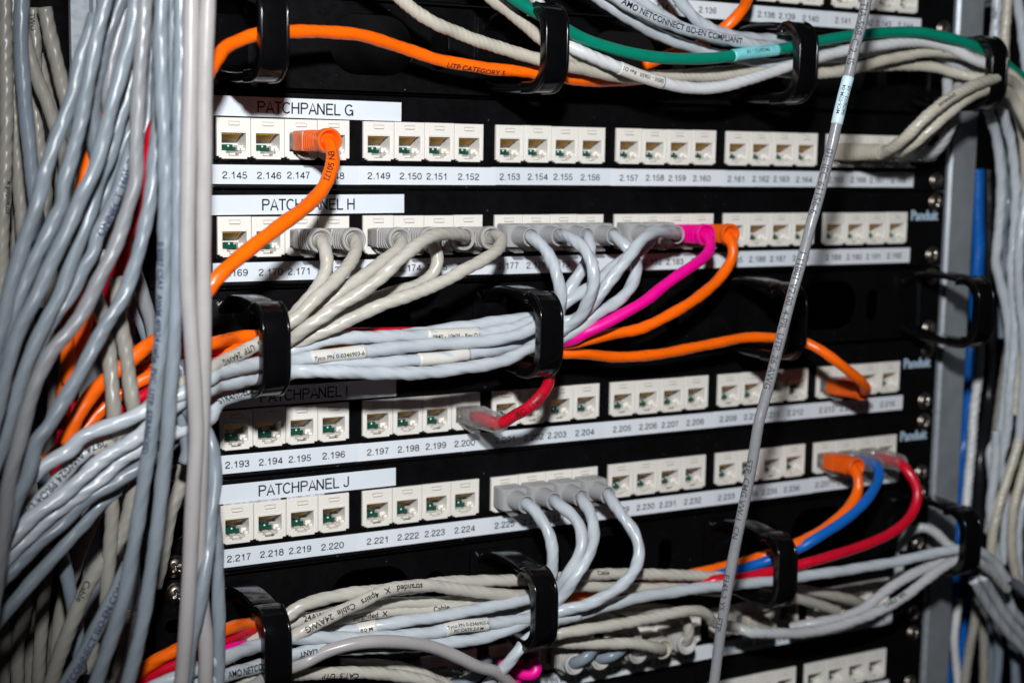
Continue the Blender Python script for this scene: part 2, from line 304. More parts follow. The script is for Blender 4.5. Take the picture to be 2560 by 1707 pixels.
def make_plug(parent, kind, colour, L, jx, jz, jacket):
    """modular plug pushed into a socket at (jx, jz); its cable leaves it at y = -L"""
    bootm = M.get('boot_'+colour, M['boot_grey'])
    g = G()
    if kind == 'box':
        p = g; p.box(-5.8, 5.8, 1.5, 6, -4, 4)
        plug = p.obj('plug', M['smoke'], parent, loc=(jx, 0, jz))
        b = G(); b.loft([(1.2, 13.4, 11.0, 1.0), (0.9, 13.8, 11.4, 1.0), (-10.2, 13.8, 11.4, 1.0), (-10.8, 13.2, 10.8, 1.0)], 4)
        b.loft([(-10.6, 10.2, 10.0, 4.9), (-16, 9.3, 9.2, 4.5), (-20.6, 8.6, 8.6, 4.2), (-20.7, 9.3, 9.3, 4.6), (-L, 9.2, 9.2, 4.5), (-L-.02, 8.0, 8.0, 3.9), (-L+2, 6.4, 6.4, 3.1)], 7)
        o = b.obj('boot', M['boot_box'], plug); shade_auto(o, 40)
    else:
        clear = kind == 'clear'
        body = G(); body.loft([(6, 11.2, 7.6, .5), (-1, 11.5, 7.9, .5), (-1.2, 11.7, 8.2, .5), (-8.6 if kind == 'boot' else -10, 11.7, 8.2, .5)], 3)
        plug = body.obj('plug', M['smoke'] if not clear else M['clear'], parent, loc=(jx, 0, jz)); shade_auto(plug, 35)
        b = G(); x = L-24.5
        if clear:
            secs = [(-7.2, 11.9, 8.6, .8), (-11, 11.9, 8.6, 1.2)]
            y = -12.0
            while y > -L+3.2:
                q = (-y-12)/(L-12); d = 10.6-2.2*q
                secs += [(y, d, d-1, 3), (y-.1, d+.9, d, 3.2), (y-1.0, d+.9, d, 3.2), (y-1.1, d, d-1, 3)]; y -= 2.1
            secs += [(-L+1.2, 8.2, 8.2, 4), (-L, 8.2, 8.2, 4)]
            bm_ = M['clear']
        elif kind == 'longboot':
            secs = [(-2, 12.2, 9.4, 1), (-12, 12.2, 9.6, 1.2)]
            y = -13.0
            while y > -L+2:
                q = (-y-13)/(L-13); d = 10.6-2.4*q
                secs += [(y, d-2, d-2.6, 2.8), (y-.15, d, d-.6, 3.6), (y-1.4, d, d-.6, 3.6), (y-1.5, d-2, d-2.6, 2.8)]; y -= 2.5
            secs += [(-L, 7.2, 7.2, 3.5)]; bm_ = bootm
        else:
            secs = [(-5.4, 11.9, 8.6, .6), (-5.5, 12.3, 9.0, .8), (-11.5-x*.5, 12.3, 9.2, .9)]
            y = -12.2-x*.5
            while y > -L+4.6:
                q = max(0, (-y-12.2-x*.5)/9)
                secs += [(y, 8.8-.8*q, 7.2, 2.0+q), (y-.1, 12.0-.9*q, 9.7, 2.4+q), (y-1.25, 12.0-.9*q, 9.7, 2.4+q), (y-1.35, 8.8-.8*q, 7.2, 2.0+q)]; y -= 2.3
            secs += [(-L+3.6, 9.6, 9.2, 4.5), (-L+3.5, 11.6, 11.2, 5.5), (-L+.4, 11.6, 11.2, 5.5), (-L, 11.0, 10.6, 5.2), (-L-.02, 9.4, 9.1, 4.5), (-L+.5, 8.8, 8.6, 4.2), (-L+2.6, 6.4, 6.4, 3.1)]; bm_ = bootm
        b.loft(secs, 7)
        o = b.obj('boot', bm_, plug); shade_auto(o, 30)
    cl = G(); v = []
    for yy, z0, tk in ((3, -4.1, .9), (-3.5, -6.3, .9), (-10.5, -7.6, .9)):
        v += [(-2.6, yy, z0), (2.6, yy, z0), (2.6, yy, z0-tk), (-2.6, yy, z0-tk)]
    f = [(0, 3, 2, 1), (8, 9, 10, 11)]
    for a in (0, 4):
        for j in range(4): f.append((a+j, a+(j+1) % 4, a+4+(j+1) % 4, a+4+j))
    cl.add(v, f); cl.obj('latch_clip', M['smoke'], plug)

def make_cable(c):
    k = c['k']; C, s = spline(c['p'], min(1.3, LUMP[k][3]/5))
    o0 = np.array(c['p'][len(c['p'])//2]); root = None
    L4 = LUMP[k]; lump = L4[0]+L4[2]*.6; q1, q2 = random.uniform(.8, 1.2), random.uniform(.88, 1.12)
    ph = random.random()*6.28
    V, F = tube_geo(C, s, c['r'], (L4[0]*q1, L4[1]*q2, L4[2]*q1, L4[3]*q2), 24, ph)
    root = thing(c['n'], C[0], c['l'], 'cable', c['g'])
    root.location = (0, 0, Z0*S)
    mk('jacket', V, F, M['jacket_'+k], root, True)
    for sl in c.get('sl', []):
        a, b, mm, txt, rev = sl
        i = (s >= a) & (s <= b)
        if i.sum() < 4: continue
        v, f = tube_geo(C[i], s[i]-s[i][0], c['r']*1.055, (0.012, 30, 0.004, 8), 20)
        so = mk('sleeve_label', v, f, M['sleeve_'+mm], root, True)
        if txt: wrap_text('lettering', txt, C, s, (a+b)/2, 1.75 if '|' in txt else (1.9 if mm != 'bluewhite' else 1.7), rev, -12, c['r']*1.055+.14, M['ink'], so)
    for tx in c.get('tx', []):
        a, txt, h, rev, roll = tx
        wrap_text('printed_text', txt, C, s, a, h*.92, rev, roll, c['r']*(1+lump)+.07, M['inkblue'] if k in ('greyl', 'greyp') and h > 2.55 else (M['inkgrey'] if k == 'longgrey' else M['ink']), root)
    if 'pl' in c:
        if c['pl'][0] == 'clear':
            kd, co_, L_, jx, jz = c['pl']; g = G(); g.loft([(-L_+2, 5.6, 5.6, 2.7), (-13, 5.6, 5.4, 2.6), (-9, 6.5, 4.2, 1.5)], 5); o = g.obj('jacket_end', M['jacket_'+k], root, True, (jx, 0, jz))
        kind, colour, L, jx, jz = c['pl']; make_plug(root, kind, colour, L, jx, jz, k)
    return root

# ------------------------------------------------------------------ setting
wall = G(); wall.box(-1500, 1900, 420, 430, -1200, 1000)
o = wall.obj('cabinet_back_wall', M['dark'], loc=(0, 0, Z0)); tag(o, 'black back wall of the cabinet', None, None, 'structure')
fl_ = G(); fl_.box(-1500, 1900, -1500, 430, -1210, -1200)
o = fl_.obj('floor', M['dark'], loc=(0, 0, Z0)); tag(o, 'dark floor', None, None, 'structure')
def rail(x0, x1, label, right):
    t = thing('rack_rail', (0, 0, 0), label, 'rack rail', 'upright rack posts')
    g = G(); xm = x0+(x1-x0)*.36
    prof = [(x0, 4), (xm-1.6, 4), (xm-.2, 2.2), (xm+1.0, 2.2), (xm+2.0, 4.4), (x1-.6, 4.4), (x1, 5), (x1, 60), (x1-2, 60), (x1-2, 8), (x0, 8)]
    n = len(prof); v = [(a, b, z) for z in (-1100, 900) for a, b in prof]
    g.add(v, [(i, (i+1) % n, (i+1) % n+n, i+n) for i in range(n)]+[tuple(range(n))[::-1], tuple(range(n, 2*n))])
    g.obj('post', M['alu'], t)
    return t
rail(446, 480, 'grey aluminium rack post right of the patch panels', True)
rail(-62, -36, 'grey aluminium rack post behind the left cable bundle', False)

# ------------------------------------------------------------------ patch panels
CX = 210.6; XL, XR = -30.7, 452.0
def row_z(i): return -44.45*i
# socket: frame with a stepped opening, raised lozenge, rear wall
out = [(0.05, 0), (0.05, -17.2), (1.2, -17.2), (1.2, -17.9), (2.4, -17.9), (2.4, -18.4), (14.2, -18.4), (14.2, -17.6), (15.82, -17.6), (15.82, 0)]
hole = [(2.3, -6.8), (13.7, -6.8), (13.7, -14.7), (11.7, -14.7), (11.7, -15.9), (10.4, -15.9), (10.4, -17.0), (5.6, -17.0), (5.6, -15.9), (4.3, -15.9), (4.3, -14.7), (2.3, -14.7)]
gj = G(); v, f = plate([out, hole, rrect(5.15, 10.95, -3.65, -1.65, .3, 3)], 0, 13, .2); gj.add(v, f)
gj.box(2.0, 14.0, 12.0, 12.8, -17.2, -6.5)                              # rear wall
gj.box(5.5, 10.6, -.35, .9, -3.3, -2.0, 0, .25); gj.box(5.0, 11.2, .8, 2, -3.9, -1.4)                         # lozenge
v, f = plate([rrect(1.3, 14.7, -15.2, -5.8, .4, 3), rrect(1.75, 14.25, -15.0, -6.2, .3, 3)], -.16, .3, .1, 1); gj.add(v, f)
gj.box(11.0, 13.6, 4.0, 11.9, -14.6, -12.2, 0, .2); gj.box(6.6, 9.4, 2.2, 9, -16.8, -15.4, 0, .2); gj.box(11.9, 13.6, 1.5, 6, -14.6, -13.4, 0, .15)
gc = G(); gc.box(2.4, 12.2, 7.6, 11.9, -9.3, -6.9, 1); gc.box(2.4, 12.2, 2.6, 7.6, -7.12, -6.86, 1)
for q in range(8):
    x = 3.4+q*1.12
    for (ya, za, yb, zb) in ((1.2, -7.3, 2.6, -7.4), (2.6, -7.4, 7.4, -9.9)):
        dx, dz = yb-ya, zb-za; ln = math.hypot(dx, dz); ny, nz = -dz/ln*.2, dx/ln*.2
        v = [(x+sx, y+sg*ny, z+sg*nz) for sx in (-.28, .28) for (y, z) in ((ya, za), (yb, zb)) for sg in (-1, 1)]
        gc.add(v, [(0, 1, 3, 2), (4, 6, 7, 5), (0, 4, 5, 1), (2, 3, 7, 6), (0, 2, 6, 4), (1, 5, 7, 3)])
gb = G(); v, f = plate([[(2.4, -11.9), (9.4, -11.9), (9.4, -13.1), (10.9, -13.1), (10.9, -14.7), (2.4, -14.7)]], 6.2, 1.2, .05, 1); gb.add(v, f)
gb.box(2.4, 9.0, 7.5, 11.9, -14.6, -13.0)
v, f = plate([[(7.3+.45*math.cos(a), -12.6+.45*math.sin(a)) for a in np.linspace(0, 6.28, 12, endpoint=False)]], 6.0, .3, .05, 1); gb.add(v, f, 1)
jproto = gj.obj('jack', M['jack']); cproto = gc.obj('contacts', [M['gold'], M['pinback']], jproto); bproto = gb.obj('circuit_board', [M['pcb'], M['jack']], jproto)
jfirst = [True]
# screw head
gs = G(); rings = 14; sg_ = 40; vv = [(0, -2.1, 0)]
for i in range(1, rings+1):
    rr = 4.6*i/rings
    for j in range(sg_):
        a = 2*math.pi*j/sg_; x, z = rr*math.cos(a), rr*math.sin(a); y = -2.9*math.sqrt(max(0, 1-(rr/4.65)**2.2))
        x2, z2 = (x+z)*.707, (x-z)*.707
        if (abs(x2) < .55 and abs(z2) < 2.4) or (abs(z2) < .55 and abs(x2) < 2.4): y += 1.3
        vv.append((x, y, z))
ff = [(0, 1+(j+1) % sg_, 1+j) for j in range(sg_)]
for i in range(rings-1):
    for j in range(sg_): a = 1+i*sg_+j; b = 1+i*sg_+(j+1) % sg_; ff.append((a, b, b+sg_, a+sg_))
gs.add(vv, ff); vs_ = [(5.2*math.cos(a), y, 5.2*math.sin(a)) for y in (-.5, 0.05) for a in np.linspace(0, 2*math.pi, sg_, endpoint=False)]
gs.add(vs_, [(j, (j+1) % sg_, (j+1) % sg_+sg_, j+sg_) for j in range(sg_)]+[tuple(range(sg_))[::-1]])
sproto = gs.obj('screw', M['steel'], None, True); sfirst = [True]
def add_screws(t, zc, sides=(0, 1)):
    for sd in sides:
        for dz in (15.85, -15.85):
            loc = ((-20.9, 443.5)[sd]+random.uniform(-.4, .4), 1.0, zc+dz)
            if sfirst[0]: sproto.parent = t; sproto.location = [q*S for q in loc]; s_ = sproto; sfirst[0] = False
            else: s_ = link_copy(sproto, t, loc)
            s_.rotation_euler = (0, random.uniform(0, 6), 0)
def ears(zc):
    return [rrect(xa, xa+9, zc+dz-3.2, zc+dz+3.2, 3.1) for xa in (-26,) for dz in (0,)]
def panel(i, letter, first, ports, title=None, logo=True):
    z = row_z(i); zc = -9.95
    names = dict(F='top patch panel cut by the upper edge, ports 2.138 to 2.144 readable', G='black patch panel under the name label ending in G, mostly empty white sockets', H='black patch panel under the name label ending in H with beige and grey plugs',
                 I='black patch panel with sockets 2.193 to 2.216, its name label in shadow', J='black patch panel under the name label ending in J, sockets 2.217 on',
                 K='shaded patch panel behind the bottom cable bundle', L='black patch panel cut by the bottom edge at the right')
    t = thing('patch_bay', (0, 0, z), names[letter], 'patch bay', 'patch panels in the rack')
    g = G(); holes = []
    for gi in sorted({(p-1)//4 for p in ports}): holes.append([(71.34*gi+.3, -17), (71.34*gi+64.2, -17), (71.34*gi+64.2, -.6), (71.34*gi+.3, -.6)])
    v, f = plate([rrect(XL, XR, zc-21.85, zc+21.85, 1.0)]+holes+ears(zc), 1.5, 3.0, .35); g.add(v, f)
    for gi in range(6):                                                 # little snap ledges below each socket
        for k in range(4):
            x = 71.34*gi+16.12*k
            g.box(x+2.6, x+13.6, .3, 1.6, -19.6, -18.75, 0, .15); g.box(x-.8, x+1.0, -.1, 1.6, -19.4, -17.95, 0, .2)
    g.box(XL+14, XR-14, 1.1, 1.6, zc-21.2, zc-20.4, 0, .15)
    b = g.obj('panel_body', M['panel'], t); shade_auto(b, 30)
    add_screws(t, zc)
    for p in ports:
        gi, k = (p-1)//4, (p-1) % 4; loc = (71.34*gi+16.12*k+.08, random.uniform(-.12, .08), random.uniform(-.12, .1))
        if jfirst[0]: jproto.parent = t; jproto.location = [q*S for q in loc]; jfirst[0] = False
        else:
            j = link_copy(jproto, t, loc); link_copy(cproto, j); link_copy(bproto, j)
    for gi in sorted({(p-1)//4 for p in ports}):                        # one tape piece per four sockets
        e = G(); x0 = 71.34*gi-1.9; x1 = x0+(71.34+2.6 if gi < 5 else 71.3-.5); dz = random.uniform(-.15, .15)
        yf = 1.5-.09-.07*(gi % 2); tw = 1 if gi % 2 else 0
        e.box(x0, x1, yf, 1.49, -29.7+dz, -21.0+dz, 0)
        cx = (8.9, 25.4, 39.8, 56.6)
        for k in range(4):
            stroke_text(e, '2.%d' % (first+4*gi+k), 71.34*gi+cx[k]+random.uniform(-.4, .4), -25.6+dz+random.uniform(-.12, .12), 3.2, yf-.03, 1, 11.7 if k != 2 else 11.3, .158, random.uniform(-.006, .006))
        e.obj('number_label', [M['paper2'] if tw else M['paper'], M['ink']], t)
    if title:
        txt, xr, rot, tx0, tx1 = title
        e = G(); ca, sa = math.cos(rot), math.sin(rot); e.box(-9, xr, 1.38, 1.49, .7, 9.6, 0)
        stroke_text(e, txt, (tx0+tx1)/2, 5.1, 5.2, 1.35, 1, tx1-tx0, .14)
        e.v = [(x*ca-zz*sa, y, x*sa+zz*ca) for x, y, zz in e.v]
        e.obj('name_label', [M['paper'], M['ink']], t)
    if letter == 'J':
        e = G(); e.box(2, 30, 1.44, 1.49, -.55, 2.2); e.box(33, 52, 1.44, 1.49, -.55, 2.2); e.obj('tape_residue', M['foil'], t)
    if logo:
        e = G(); flat_text(e, 'Panduit', 436, -1.8, 6.0, 1.46, 0, 21.5); v, f, wd = text_geo('Panduit'); flat_text(e, 'Panduit', 436.5, -1.85, 6.0, 1.455, 0, 21.5); e.obj('brand_print', M['logo'], t)
    return t
panel(-2, 'F', 2121-2000, range(13, 25), None, False)
panel(0, 'G', 145, range(1, 25), ('PATCHPANEL G', 91.6, -.004, 19.6, 66.6), False)
panel(1, 'H', 169, range(1, 25), ('PATCHPANEL H', 93.4, .006, 21.6, 67.6))
panel(3, 'I', 193, range(1, 25), ('PATCHPANEL I', 89.7, .004, 20, 63.8))
panel(4, 'J', 217, range(1, 25), ('PATCHPANEL J', 89.7, .003, 19.0, 64.6))
panel(6, 'K', 241, range(7, 25), None, True)
panel(7, 'L', 265, range(13, 25), None, False)

# ------------------------------------------------------------------ cable managers with rings
def sweep(g, path, wd, tk, bev=.9, m=0, x0=0.0, closed=False):
    """rounded rectangular bar swept along (d, z) points; d = distance out from the panel"""
    P = np.array(path, float); Tn = np.gradient(P, axis=0); Tn /= np.linalg.norm(Tn, axis=1)[:, None]; Nn = np.stack([-Tn[:, 1], Tn[:, 0]], 1)
    prof = rrect(-wd/2, wd/2, -tk/2, tk/2, bev, 4); k = len(prof); v = []
    for p, n in zip(P, Nn):
        for a, b in prof: q = p+n*b; v.append((x0+a, -q[0], q[1]))
    f = []
    for i in range(len(P)-1):
        for j in range(k): a = i*k+j; b = i*k+(j+1) % k; f.append((a, b, b+k, a+k))
    f.append(tuple(range(k))[::-1]); f.append(tuple((len(P)-1)*k+j for j in range(k))); g.add(v, f, m)
def arc(cx, cz, r, a0, a1, n=9): return [(cx+r*math.cos(math.radians(a)), cz+r*math.sin(math.radians(a))) for a in np.linspace(a0, a1, n)]
def ring_proto():
    g = G(); h = 18.2
    hook = [(-1, -12), (3, -14.2), (10, -16.4), (20, -17.4)]+[(d, -h+.2*(50-d)/30) for d in (30, 40)]+arc(48, -h+12, 12, -90, 0)+arc(49, h-11, 11, 0, 90)+[(48.5, h), (47.6, h-.3)]+arc(47.6, h-2.6, 2.3, 100, 200, 5)
    sweep(g, hook, 12.5, 4.5, 1.5)
    for xs in (-5.5, 5.5): sweep(g, hook[5:-8], 1.6, 5.5, .6, 0, xs)
    arm = [(-1, 11), (4, 13.8), (9, 16.2), (15, 18.2), (22, 19.2), (30, 19.4), (38, 18.9), (44, 18.2), (45.6, 17.0), (46.0, 15.5)]
    sweep(g, arm, 11.5, 3.8, 1.0)
    g.box(-9.5, 9.5, -2.4, 1.2, -17.5, 17.5, 0, .8)
    return g
rproto = None
def manager(i, label, skip=()):
    global rproto
    z = row_z(i); zc = -9.95
    t = thing('cable_manager', (0, 0, z), label, 'cable manager', 'cable managers between the panels')
    holes = []
    for xa, xb in ((55, 98), (197, 240), (343, 386)): holes.append(rrect(xa, xb, zc-13, zc+15, 13.8, 9))
    for xk in (112, 182, 254, 328, 398): holes.append(rrect(xk-4.6, xk+4.6, zc-9, zc+9, 4.5, 8))
    g = G(); v, f = plate([rrect(XL, XR, zc-21.85, zc+21.85, 1.0)]+holes+ears(zc), 1.5, 2.0, .3); g.add(v, f)
    g.box(XL+16, XR-16, 1.5, 22, zc+20.4, zc+21.6); g.box(XL+16, XR-16, 1.5, 22, zc-21.6, zc-20.4)
    b = g.obj('back_plate', M['panel'], t); shade_auto(b, 30)
    add_screws(t, zc)
    for k, x in enumerate((5.5, 140.5, 288.5, 424.5)):
        if k in skip: continue
        if rproto is None: rproto = ring_proto().obj('cable_ring', M['ring'], t, False, (x, 1.5, zc)); shade_auto(rproto, 32); rproto.data.update()
        else: link_copy(rproto, t, (x, 1.5, zc))
    return t
m0 = manager(-1, 'upper black cable manager holding the green and orange cables in its rings')
e = G(); e.add([(-2.4, -60.05, 4.2-9.95), (.5, -60.05, 6.4-9.95), (.5, -60.05, 2.2-9.95)], [(0, 2, 1)]); e.v = [(5.5+1.2+x, y+1.4-.6, z) for x, y, z in e.v]
e.obj('arrow_mark', M['paper2'], m0)
manager(2, 'middle black cable manager holding the beige, grey and magenta cables in its rings')
manager(5, 'lower black cable manager with cables bunched through its rings at the bottom')

# ------------------------------------------------------------------ cables
CABLES = [
 {'n': 'patch_cable', 'k': 'pink', 'r': 3.0, 'l': 'pinkish cable hanging straight beside the panel name labels, rightmost of the left bundle at top', 'g': 'loose cables hanging down the left side', 'p': [[-29.7,-99.9,169.1],[-31.5,-98.7,119.1],[-32.9,-97.7,79.2],[-34.0,-97.0,49.2],[-34.3,-96.8,40.8],[-35.1,-96.3,23.9],[-35.7,-95.6,1.2],[-35.8,-95.0,-21.8],[-36.1,-94.6,-33.8],[-36.3,-94.0,-54.3],[-36.2,-93.5,-75.0],[-36.3,-93.0,-92.9],[-36.8,-92.5,-111.0],[-37.3,-92.0,-129.1],[-37.5,-89.7,-152.5],[-37.3,-87.9,-171.7],[-36.2,-86.0,-191.4],[-34.5,-86.0,-210.9],[-35.0,-86.0,-230.2],[-35.1,-86.0,-238.0],[-35.5,-86.0,-268.0],[-36.0,-86.0,-308.0],[-36.6,-86.0,-358.0]]},
 {'n': 'patch_cable', 'k': 'pink', 'r': 3.0, 'l': 'pinkish cable hanging immediately left of its straight pink twin', 'g': 'loose cables hanging down the left side', 'p': [[-35.4,-95.0,168.9],[-37.2,-95.0,119.0],[-38.6,-95.0,79.0],[-39.7,-95.0,49.0],[-40.0,-95.0,40.6],[-40.6,-95.1,23.7],[-41.3,-95.3,1.0],[-42.2,-95.4,-21.9],[-42.6,-95.5,-33.8],[-43.1,-95.6,-51.2],[-43.0,-95.7,-68.7],[-41.9,-95.8,-86.4],[-40.9,-95.9,-107.2],[-40.5,-96.0,-125.1],[-41.9,-96.3,-144.4],[-43.4,-96.7,-165.8],[-44.8,-97.0,-187.2],[-46.3,-97.0,-205.7],[-48.1,-97.0,-224.3],[-48.8,-97.0,-231.8],[-51.6,-97.0,-261.7],[-55.3,-97.0,-301.5],[-60.0,-97.0,-351.3]]},
 {'n': 'patch_cable', 'k': 'greyl', 'r': 2.75, 'l': 'grey hanging cable printed with dark blue lettering about stranded UTP down its length', 'g': 'loose cables hanging down the left side', 'p': [[-46.9,-88.6,168.8],[-48.1,-89.2,118.8],[-49.1,-89.6,78.8],[-49.8,-90.0,48.8],[-50.0,-90.1,40.4],[-50.6,-90.3,23.5],[-50.3,-90.6,0.8],[-49.8,-90.8,-16.3],[-49.9,-91.0,-33.6],[-50.5,-91.2,-51.3],[-51.5,-91.4,-74.6],[-53.0,-91.6,-92.2],[-55.4,-91.8,-109.8],[-57.2,-92.0,-125.6],[-59.4,-92.0,-137.5],[-62.0,-92.0,-152.5],[-64.7,-92.0,-167.4],[-68.5,-92.0,-185.3],[-74.2,-92.0,-203.0],[-79.8,-92.0,-218.6],[-82.4,-92.0,-227.6],[-90.7,-92.0,-256.4],[-101.8,-92.0,-294.8],[-115.7,-92.0,-342.9]], 'tx': [(259.3, '0 0987 CSA1  AWM 4PR24 cat5e  PVC  UTP  STRANDED', 2.6, False, -28)]},
 {'n': 'patch_cable', 'k': 'greyl', 'r': 2.75, 'l': 'pale grey hanging cable between the blue lettered cable and the pink pair', 'g': 'loose cables hanging down the left side', 'p': [[-39.0,-86.6,169.5],[-40.2,-87.2,119.5],[-41.2,-87.6,79.5],[-41.9,-88.0,49.5],[-42.1,-88.1,41.1],[-42.5,-88.4,18.3],[-43.7,-88.6,-4.7],[-44.3,-88.8,-22.0],[-44.8,-89.0,-34.0],[-45.5,-89.2,-57.4],[-46.5,-89.5,-80.9],[-47.3,-89.6,-92.8],[-48.9,-89.8,-110.6],[-50.3,-90.0,-126.6],[-52.6,-90.0,-144.7],[-55.0,-90.0,-162.9],[-57.4,-90.0,-178.1],[-60.0,-90.0,-193.3],[-64.3,-90.0,-211.3],[-67.8,-90.0,-223.3],[-70.0,-90.0,-230.4],[-78.9,-90.0,-259.1],[-90.7,-90.0,-297.3],[-105.5,-90.0,-345.0]]},
 {'n': 'patch_cable', 'k': 'greyl', 'r': 2.75, 'l': 'grey cable half hidden in the gap behind the two frontmost grey hanging cables', 'g': 'loose cables hanging down the left side', 'p': [[-38.3,-70.0,171.5],[-38.9,-70.0,121.5],[-39.4,-70.0,81.5],[-39.7,-70.0,51.5],[-39.8,-70.0,42.7],[-39.8,-70.0,25.2],[-39.6,-70.0,1.6],[-40.9,-70.0,-22.2],[-42.0,-70.0,-34.6],[-42.6,-70.0,-58.8],[-44.0,-70.0,-89.2],[-46.3,-70.0,-120.0],[-48.3,-70.0,-130.3]]},
 {'n': 'patch_cable', 'k': 'greyp', 'r': 2.75, 'l': 'warm greyish cable curving down over the dark red one to the lower left', 'g': 'loose cables hanging down the left side', 'p': [[-43.8,-84.0,168.7],[-47.9,-84.0,118.9],[-51.1,-84.0,79.0],[-53.6,-84.0,49.1],[-54.3,-84.0,40.6],[-55.7,-84.0,26.4],[-57.5,-84.0,6.5],[-58.6,-84.0,-10.7],[-59.5,-84.0,-28.0],[-61.4,-84.0,-34.1],[-65.1,-84.0,-45.7],[-68.1,-84.0,-53.2],[-74.1,-84.0,-64.7],[-78.8,-84.0,-74.4],[-84.7,-84.0,-82.8],[-92.2,-84.0,-91.1],[-98.0,-84.0,-102.3],[-101.6,-84.0,-113.7],[-104.1,-84.0,-123.2],[-108.2,-84.0,-137.5],[-111.0,-84.0,-157.9],[-113.7,-84.0,-175.4],[-118.3,-84.0,-205.0],[-124.4,-84.0,-244.6],[-132.0,-84.0,-294.0]]},
 {'n': 'patch_cable', 'k': 'greyl', 'r': 2.75, 'l': 'grey cable running along the right side of the dark red one toward the lower left', 'g': 'loose cables hanging down the left side', 'p': [[-46.6,-74.0,15.9],[-47.2,-74.4,1.3],[-48.9,-74.9,-16.3],[-51.0,-75.3,-31.1],[-51.5,-76.0,-34.4],[-54.8,-76.3,-48.0],[-58.1,-76.5,-59.8],[-63.1,-76.8,-72.1],[-69.2,-77.0,-81.3],[-75.3,-77.2,-91.7],[-81.3,-77.5,-102.5],[-87.3,-77.7,-111.6],[-93.3,-77.9,-121.1],[-96.8,-78.0,-124.9],[-99.8,-78.0,-136.5],[-105.2,-78.0,-148.0],[-109.4,-78.0,-159.5],[-113.1,-78.0,-171.0],[-122.3,-78.0,-199.6],[-134.5,-78.0,-237.6],[-149.9,-78.0,-285.2]]},
 {'n': 'patch_cable', 'k': 'red', 'r': 2.8, 'l': 'dark red cable sandwiched between grey ones in the left bundle', 'g': 'loose cables hanging down the left side', 'p': [[-36.1,-60.0,169.7],[-36.1,-60.0,119.7],[-36.1,-60.0,79.7],[-36.1,-60.0,49.7],[-36.1,-60.0,31.9],[-36.0,-60.0,8.0],[-37.9,-60.0,0.7],[-44.2,-60.0,-4.3],[-46.1,-58.8,-13.4],[-48.0,-57.1,-25.5],[-50.2,-55.5,-37.7],[-52.1,-53.9,-49.4],[-51.1,-44.4,-47.8],[-52.9,-36.0,-62.1],[-56.2,-33.4,-71.1],[-61.2,-29.7,-84.1],[-65.8,-26.6,-94.5],[-69.1,-24.0,-103.6],[-71.8,-24.0,-112.5],[-73.4,-24.0,-125.4],[-80.7,-24.0,-155.5]]},
 {'n': 'patch_cable', 'k': 'greyl', 'r': 2.75, 'l': 'grey cable bending down from behind the metal post, outermost left at mid height', 'g': 'loose cables hanging down the left side', 'p': [[-68.8,-66.0,35.5],[-72.8,-66.9,23.7],[-76.0,-67.6,15.0],[-78.0,-68.3,6.3],[-81.9,-69.1,-4.2],[-86.2,-69.9,-14.1],[-90.1,-70.8,-25.6],[-93.2,-74.0,-34.4],[-96.2,-74.0,-43.0],[-99.2,-74.0,-51.5],[-102.7,-74.0,-61.8],[-104.6,-74.0,-68.6],[-106.5,-74.0,-77.2],[-108.9,-74.0,-85.7],[-111.3,-74.0,-94.2],[-119.5,-74.0,-123.1],[-130.3,-74.0,-161.6],[-143.9,-74.0,-209.7]]},
 {'n': 'patch_cable', 'k': 'greyl', 'r': 2.75, 'l': 'grey cable coming down past the edge of the metal post, right beside the outermost one', 'g': 'loose cables hanging down the left side', 'p': [[-39.9,-76.8,166.6],[-50.3,-75.6,117.7],[-58.6,-74.7,78.5],[-64.8,-74.0,49.2],[-66.6,-73.8,40.7],[-70.6,-73.4,24.6],[-73.9,-73.0,8.5],[-76.7,-72.6,-5.3],[-80.5,-72.3,-19.7],[-84.0,-72.0,-31.3],[-83.2,-72.0,-34.5],[-86.5,-72.0,-40.9],[-90.9,-72.0,-49.5],[-95.0,-72.0,-57.5],[-98.6,-72.0,-65.5],[-101.5,-72.0,-72.4],[-105.1,-72.0,-83.2],[-110.0,-72.0,-97.5],[-119.7,-72.0,-125.9],[-132.7,-72.0,-163.7],[-148.9,-72.0,-211.0]]},
 {'n': 'patch_cable', 'k': 'greyd', 'r': 2.75, 'l': 'darker grey cable bowed to the left behind the top of the bundle', 'g': 'loose cables hanging down the left side', 'p': [[-9.8,-71.2,162.6],[-28.0,-66.6,116.3],[-42.6,-62.8,79.2],[-53.5,-60.0,51.4],[-57.0,-59.1,42.5],[-61.4,-58.0,30.7],[-64.6,-56.8,17.7],[-67.0,-55.8,7.0],[-67.5,-54.7,-4.8],[-67.2,-53.9,-13.7],[-65.7,-53.0,-23.9],[-67.5,-52.0,-35.2],[-70.7,-52.0,-47.2],[-75.9,-52.0,-65.4]]},
 {'n': 'patch_cable', 'k': 'greyl', 'r': 2.75, 'l': 'light grey shiny cable that crosses in front of the orange one in the left bundle', 'g': 'loose cables hanging down the left side', 'p': [[-42.5,-84.8,168.2],[-48.3,-83.6,118.6],[-53.0,-82.7,78.9],[-56.5,-82.0,49.1],[-57.5,-81.8,40.6],[-59.7,-81.6,26.4],[-63.3,-81.3,13.2],[-66.9,-81.1,1.7],[-69.3,-80.9,-8.1],[-71.7,-80.7,-16.7],[-74.7,-80.5,-25.3],[-79.4,-80.4,-33.9],[-79.3,-80.0,-34.3],[-82.9,-80.0,-42.8],[-87.0,-80.0,-51.4],[-90.5,-80.0,-58.2],[-94.1,-80.0,-66.1],[-98.1,-80.0,-74.0],[-102.2,-80.0,-81.3],[-105.7,-80.0,-90.9],[-109.4,-80.0,-105.1],[-112.4,-80.0,-116.4],[-120.1,-80.0,-145.4],[-130.4,-80.0,-184.1],[-143.2,-80.0,-232.4]]},
